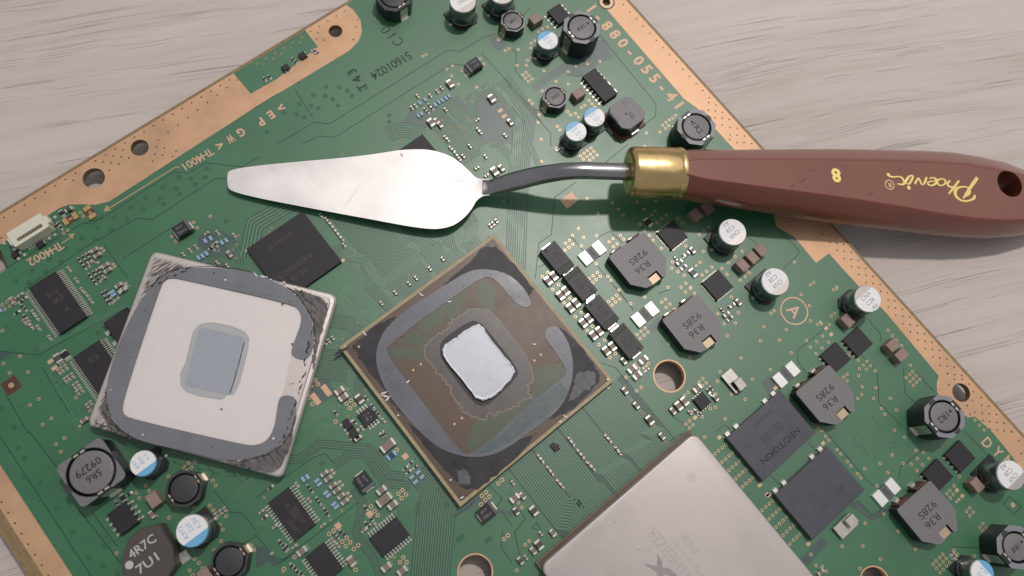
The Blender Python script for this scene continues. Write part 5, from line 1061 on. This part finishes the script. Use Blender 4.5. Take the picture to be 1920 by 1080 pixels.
# bent steel shank
st = [(905, 351, 4.0, 1.75, .45), (918, 351, 4.1, 1.8, .6), (930, 349, 4.6, 1.9, 1.3), (960, 341, 6.1, 2.15, 1.85), (1000, 331, 8.4, 2.15, 1.9), (1030, 325.5, 10.1, 2.0, 2.0), (1060, 321.5, 11.4, 1.92, 1.92), (1090, 320, 12.0, 1.9, 1.9), (1130, 321, 11.9, 1.88, 1.88), (1185, 322.5, 11.45, 1.88, 1.88)]
C_ = [at(x, y, z_) for x, y, z_, a, h in st]; rings = []
SP = cat([(c.x, c.y, c.z, s[3], s[4]) for c, s in zip(C_, st)])
for i, s in enumerate(SP):
    a = Vector(SP[max(0, i - 1)][:3]); c = Vector(SP[min(len(SP) - 1, i + 1)][:3]); t_ = (c - a).normalized(); side = t_.cross(Vector((0, 0, 1))).normalized(); up = side.cross(t_)
    rings.append([tuple(Vector(s[:3]) + side * (s[3] * math.cos(u * math.pi / 12)) + up * (s[4] * math.sin(u * math.pi / 12))) for u in range(24)])
b = MB().mat('shaft_steel'); b.loft(rings); put('shank', smooth_angle(b.mesh('shank'), 50), kn)
# brass collar
A0 = at(1180, 323, 11.5); A1 = at(1276, 325.5, 11.1); ax = (A1 - A0).normalized(); Ls = (A1 - A0).length
def ringat(o_, r, n=48): s_ = ax.cross(Vector((0, 0, 1))).normalized(); u_ = s_.cross(ax); return [tuple(o_ + s_ * (r * math.cos(2 * math.pi * i / n)) + u_ * (r * math.sin(2 * math.pi * i / n))) for i in range(n)]
prof = [(.0, 2.0), (-.15, 2.2), (-.3, 3.0), (-.3, 4.7), (-.1, 5.3), (.35, 5.62), (.9, 5.7), (Ls * .62, 5.72), (Ls - 1.6, 5.78), (Ls - 1.3, 5.66), (Ls - 1.0, 5.82), (Ls - .3, 5.85), (Ls, 5.7), (Ls, 5.2)]
b = MB().mat('brass'); b.loft([ringat(A0 + ax * d, r) for d, r in prof]); put('brass_collar', smooth_angle(b.mesh('brass_collar'), 30), kn)
# handle: silhouettes and the flat top facet
HS = [  # x, upper edge y, facet y1, facet y2, lower edge y
 (1274, 278.5, 300, 326, 371.5), (1284, 278, 299, 328, 373), (1300, 277.5, 297, 333, 376), (1322, 277.2, 296.5, 337, 380), (1350, 277, 296, 341, 385), (1420, 276.5, 295.5, 351, 397), (1500, 276, 295.5, 362, 411), (1580, 276, 296, 374, 424), (1660, 276.5, 297, 388, 435), (1730, 278, 299, 401, 443), (1790, 281, 303, 410, 449), (1840, 289, 311, 413, 450), (1885, 299, 321, 412, 447), (1930, 318, 336, 405, 438), (1965, 338, 353, 395, 422), (1990, 358, 367, 387, 403)]
axh = (at(1900, 372, 3.5) - A1); axh.z = 0; axh.normalize()
def HZ(p): return 11.1 - 0.118 * max(-3, (Vector((p[0], p[1], 0)) - Vector((A1.x, A1.y, 0))).dot(axh))
def atH(x, y, dz):
    z_ = 8.0
    for _ in range(8): p = at(x, y, z_); z_ = HZ(p) + dz
    return at(x, y, z_)
rings = []
for i, (x, yu, f1, f2, yl) in enumerate(HS):
    th = 5.45 + .65 * min(1, max(0, (x - 1274) / 230)); wf = 1.10 if x < 1340 else 1.07 if x < 1600 else 1.05; lw = 5.6 if x < 1290 else 6.0
    if x > 1920: k = (x - 1920) / 70 * .5; th -= 4 * k; lw -= 6 * k
    p0 = atH(x, yu, .4); p3 = atH(x, yl, -.3); mid = (p0 + p3) / 2; p0 = mid + (p0 - mid) * wf; p3 = mid + (p3 - mid) * wf
    def sq_(p):
        d = (Vector((p.x, p.y, 0)) - Vector((mid.x, mid.y, 0))).dot(axh); q = p - axh * d; return Vector((q.x, q.y, p.z + .118 * d))
    P = [sq_(p0), sq_(atH(x, f1, th)), sq_(atH(x, f2, th)), sq_(p3)]
    def low(p, k): v = mid + (p - mid) * k; return Vector((v.x, v.y, HZ(v) - lw))
    poly = [P[0], P[1], P[1].lerp(P[2], .1), P[1].lerp(P[2], .9), P[2], P[3], low(P[3], .55), low(P[0], .55)]
    rings.append(chaikin([tuple(v) for v in poly], 3))
b = MB().mat('varnish'); b.loft(rings); hm = b.mesh('handle'); ho = put('handle', smooth_angle(hm, 60), kn)
# hanging hole, bored through
hc = atH(1892, 345, 5.9); hr = (atH(1914, 345, 5.9) - hc).length
cb_ = MB().mat('varnish'); cb_.lathe([(hr, -20), (hr, 40)], 40, (hc.x, hc.y)); co_ = cb_.build('cutter')
md = ho.modifiers.new('b', 'BOOLEAN'); md.object = co_; md.operation = 'DIFFERENCE'; md.solver = 'EXACT'
bpy.context.view_layer.update(); dg = bpy.context.evaluated_depsgraph_get(); nm = bpy.data.meshes.new_from_object(ho.evaluated_get(dg)); ho.modifiers.clear(); ho.data = nm; nm.name = 'handle'; smooth_angle(nm, 45); bpy.data.objects.remove(co_)
# gilt lettering
def zo(pts): return [tuple(atH(1640 + a / 6.75, 280 + b_ / 6.75, 6.12)[:2]) for a, b_ in pts]
mb = MB().mat('gilt')
def stroke(pts, wds, i=[0]):
    P = cat([(*p, w_ / 6.75 * .155) for p, w_ in zip(zo(pts), wds)], 5); i[0] += 1; mb.ribbon([p[:2] for p in P], [p[2] for p in P], .002 * i[0])
stroke([(1300, 358), (1255, 420), (1205, 490), (1120, 620)], [36, 38, 34, 18])
stroke([(1262, 575), (1262, 612), (1210, 645), (1150, 655), (1085, 640), (1035, 600), (1018, 550), (1035, 500), (1085, 478), (1150, 475), (1195, 500), (1205, 545), (1175, 580), (1120, 605)], [20, 28, 20, 18, 22, 32, 36, 30, 20, 16, 20, 24, 20, 12])
stroke([(935, 565), (985, 505), (1030, 445), (1068, 395)], [16, 24, 24, 22]); stroke([(1020, 470), (975, 478), (932, 462), (925, 425), (958, 392)], [12, 18, 24, 24, 12])
stroke([(845, 372), (800, 388), (792, 420), (818, 455), (866, 452), (896, 420), (888, 388), (845, 372)], [14, 20, 26, 16, 14, 22, 20, 14])
stroke([(692, 372), (735, 358), (776, 382), (772, 430), (720, 458), (675, 440), (684, 412), (765, 398)], [14, 14, 26, 26, 16, 22, 14, 10])
stroke([(658, 350), (640, 400), (618, 445)], [20, 26, 18]); stroke([(618, 445), (590, 440), (575, 400), (552, 358)], [12, 16, 24, 16]); stroke([(552, 358), (528, 400), (505, 440)], [12, 22, 18])
stroke([(490, 335), (468, 385), (440, 432), (412, 438)], [18, 24, 22, 12])
stroke([(488, 335), (448, 336), (412, 372), (378, 425), (345, 445), (285, 436)], [12, 18, 28, 28, 18, 14]); stroke([(160, 322), (190, 340), (240, 350), (300, 345), (345, 362), (372, 405), (405, 440)], [24, 22, 16, 14, 22, 22, 12])
c = zo([(430, 486)])[0]; mb.disc(c, .5, .05, 16); c = zo([(172, 322)])[0]; mb.disc(c, .45, .052, 16)
mr = MB().mat('pale_gilt'); c = zo([(187, 450)])[0]; mr.annulus(c, 1.0, 1.24, .05, 40)
def on_facet(me):
    for v in me.vertices: v.co.z = HZ(v.co) + 6.1 + .03 + v.co.z
    return me
put('gilt_lettering', on_facet(mb.mesh('gilt_lettering')), kn); put('gilt_ring', on_facet(mr.mesh('gilt_ring')), kn)
dd = atH(1600, 330, 6.1) - atH(1700, 334, 6.1); hang = math.atan2(dd.y, dd.x)
def facet_text(s_, cxy, h, k, wd, bold):
    me = text_mesh(s_, k, h, wd, bold).copy(); me.transform(Matrix.Translation((cxy[0], cxy[1], 0)) @ Matrix.Rotation(hang, 4, 'Z')); put('gilt_lettering', on_facet(me), kn)
facet_text('R', c, 1.2, 'pale_gilt', None, .02)
c8 = atH(1440 + 512 / 4, 270 + 235 / 4, 6.1); facet_text('8', (c8.x, c8.y), 3.5, 'gilt', 2.35, .04)
mb = MB().mat('scuff')
for q0, q1, w_ in (((1498, 343), (1512, 331), .25), ((1482, 350), (1490, 344), .2), ((1625, 366), (1642, 356), .25), ((1682, 320), (1690, 312), .3), ((1515, 319), (1528, 317), .12)):
    a = atH(*q0, 6.1); b_ = atH(*q1, 6.1); m_ = (a + b_) / 2; mb.ribbon([(a.x, a.y), (m_.x + .2, m_.y + .1), (b_.x, b_.y)], [.05, w_, .04], .0)
put('scuff_marks', on_facet(mb.mesh('scuff_marks')), kn, kind='stuff')
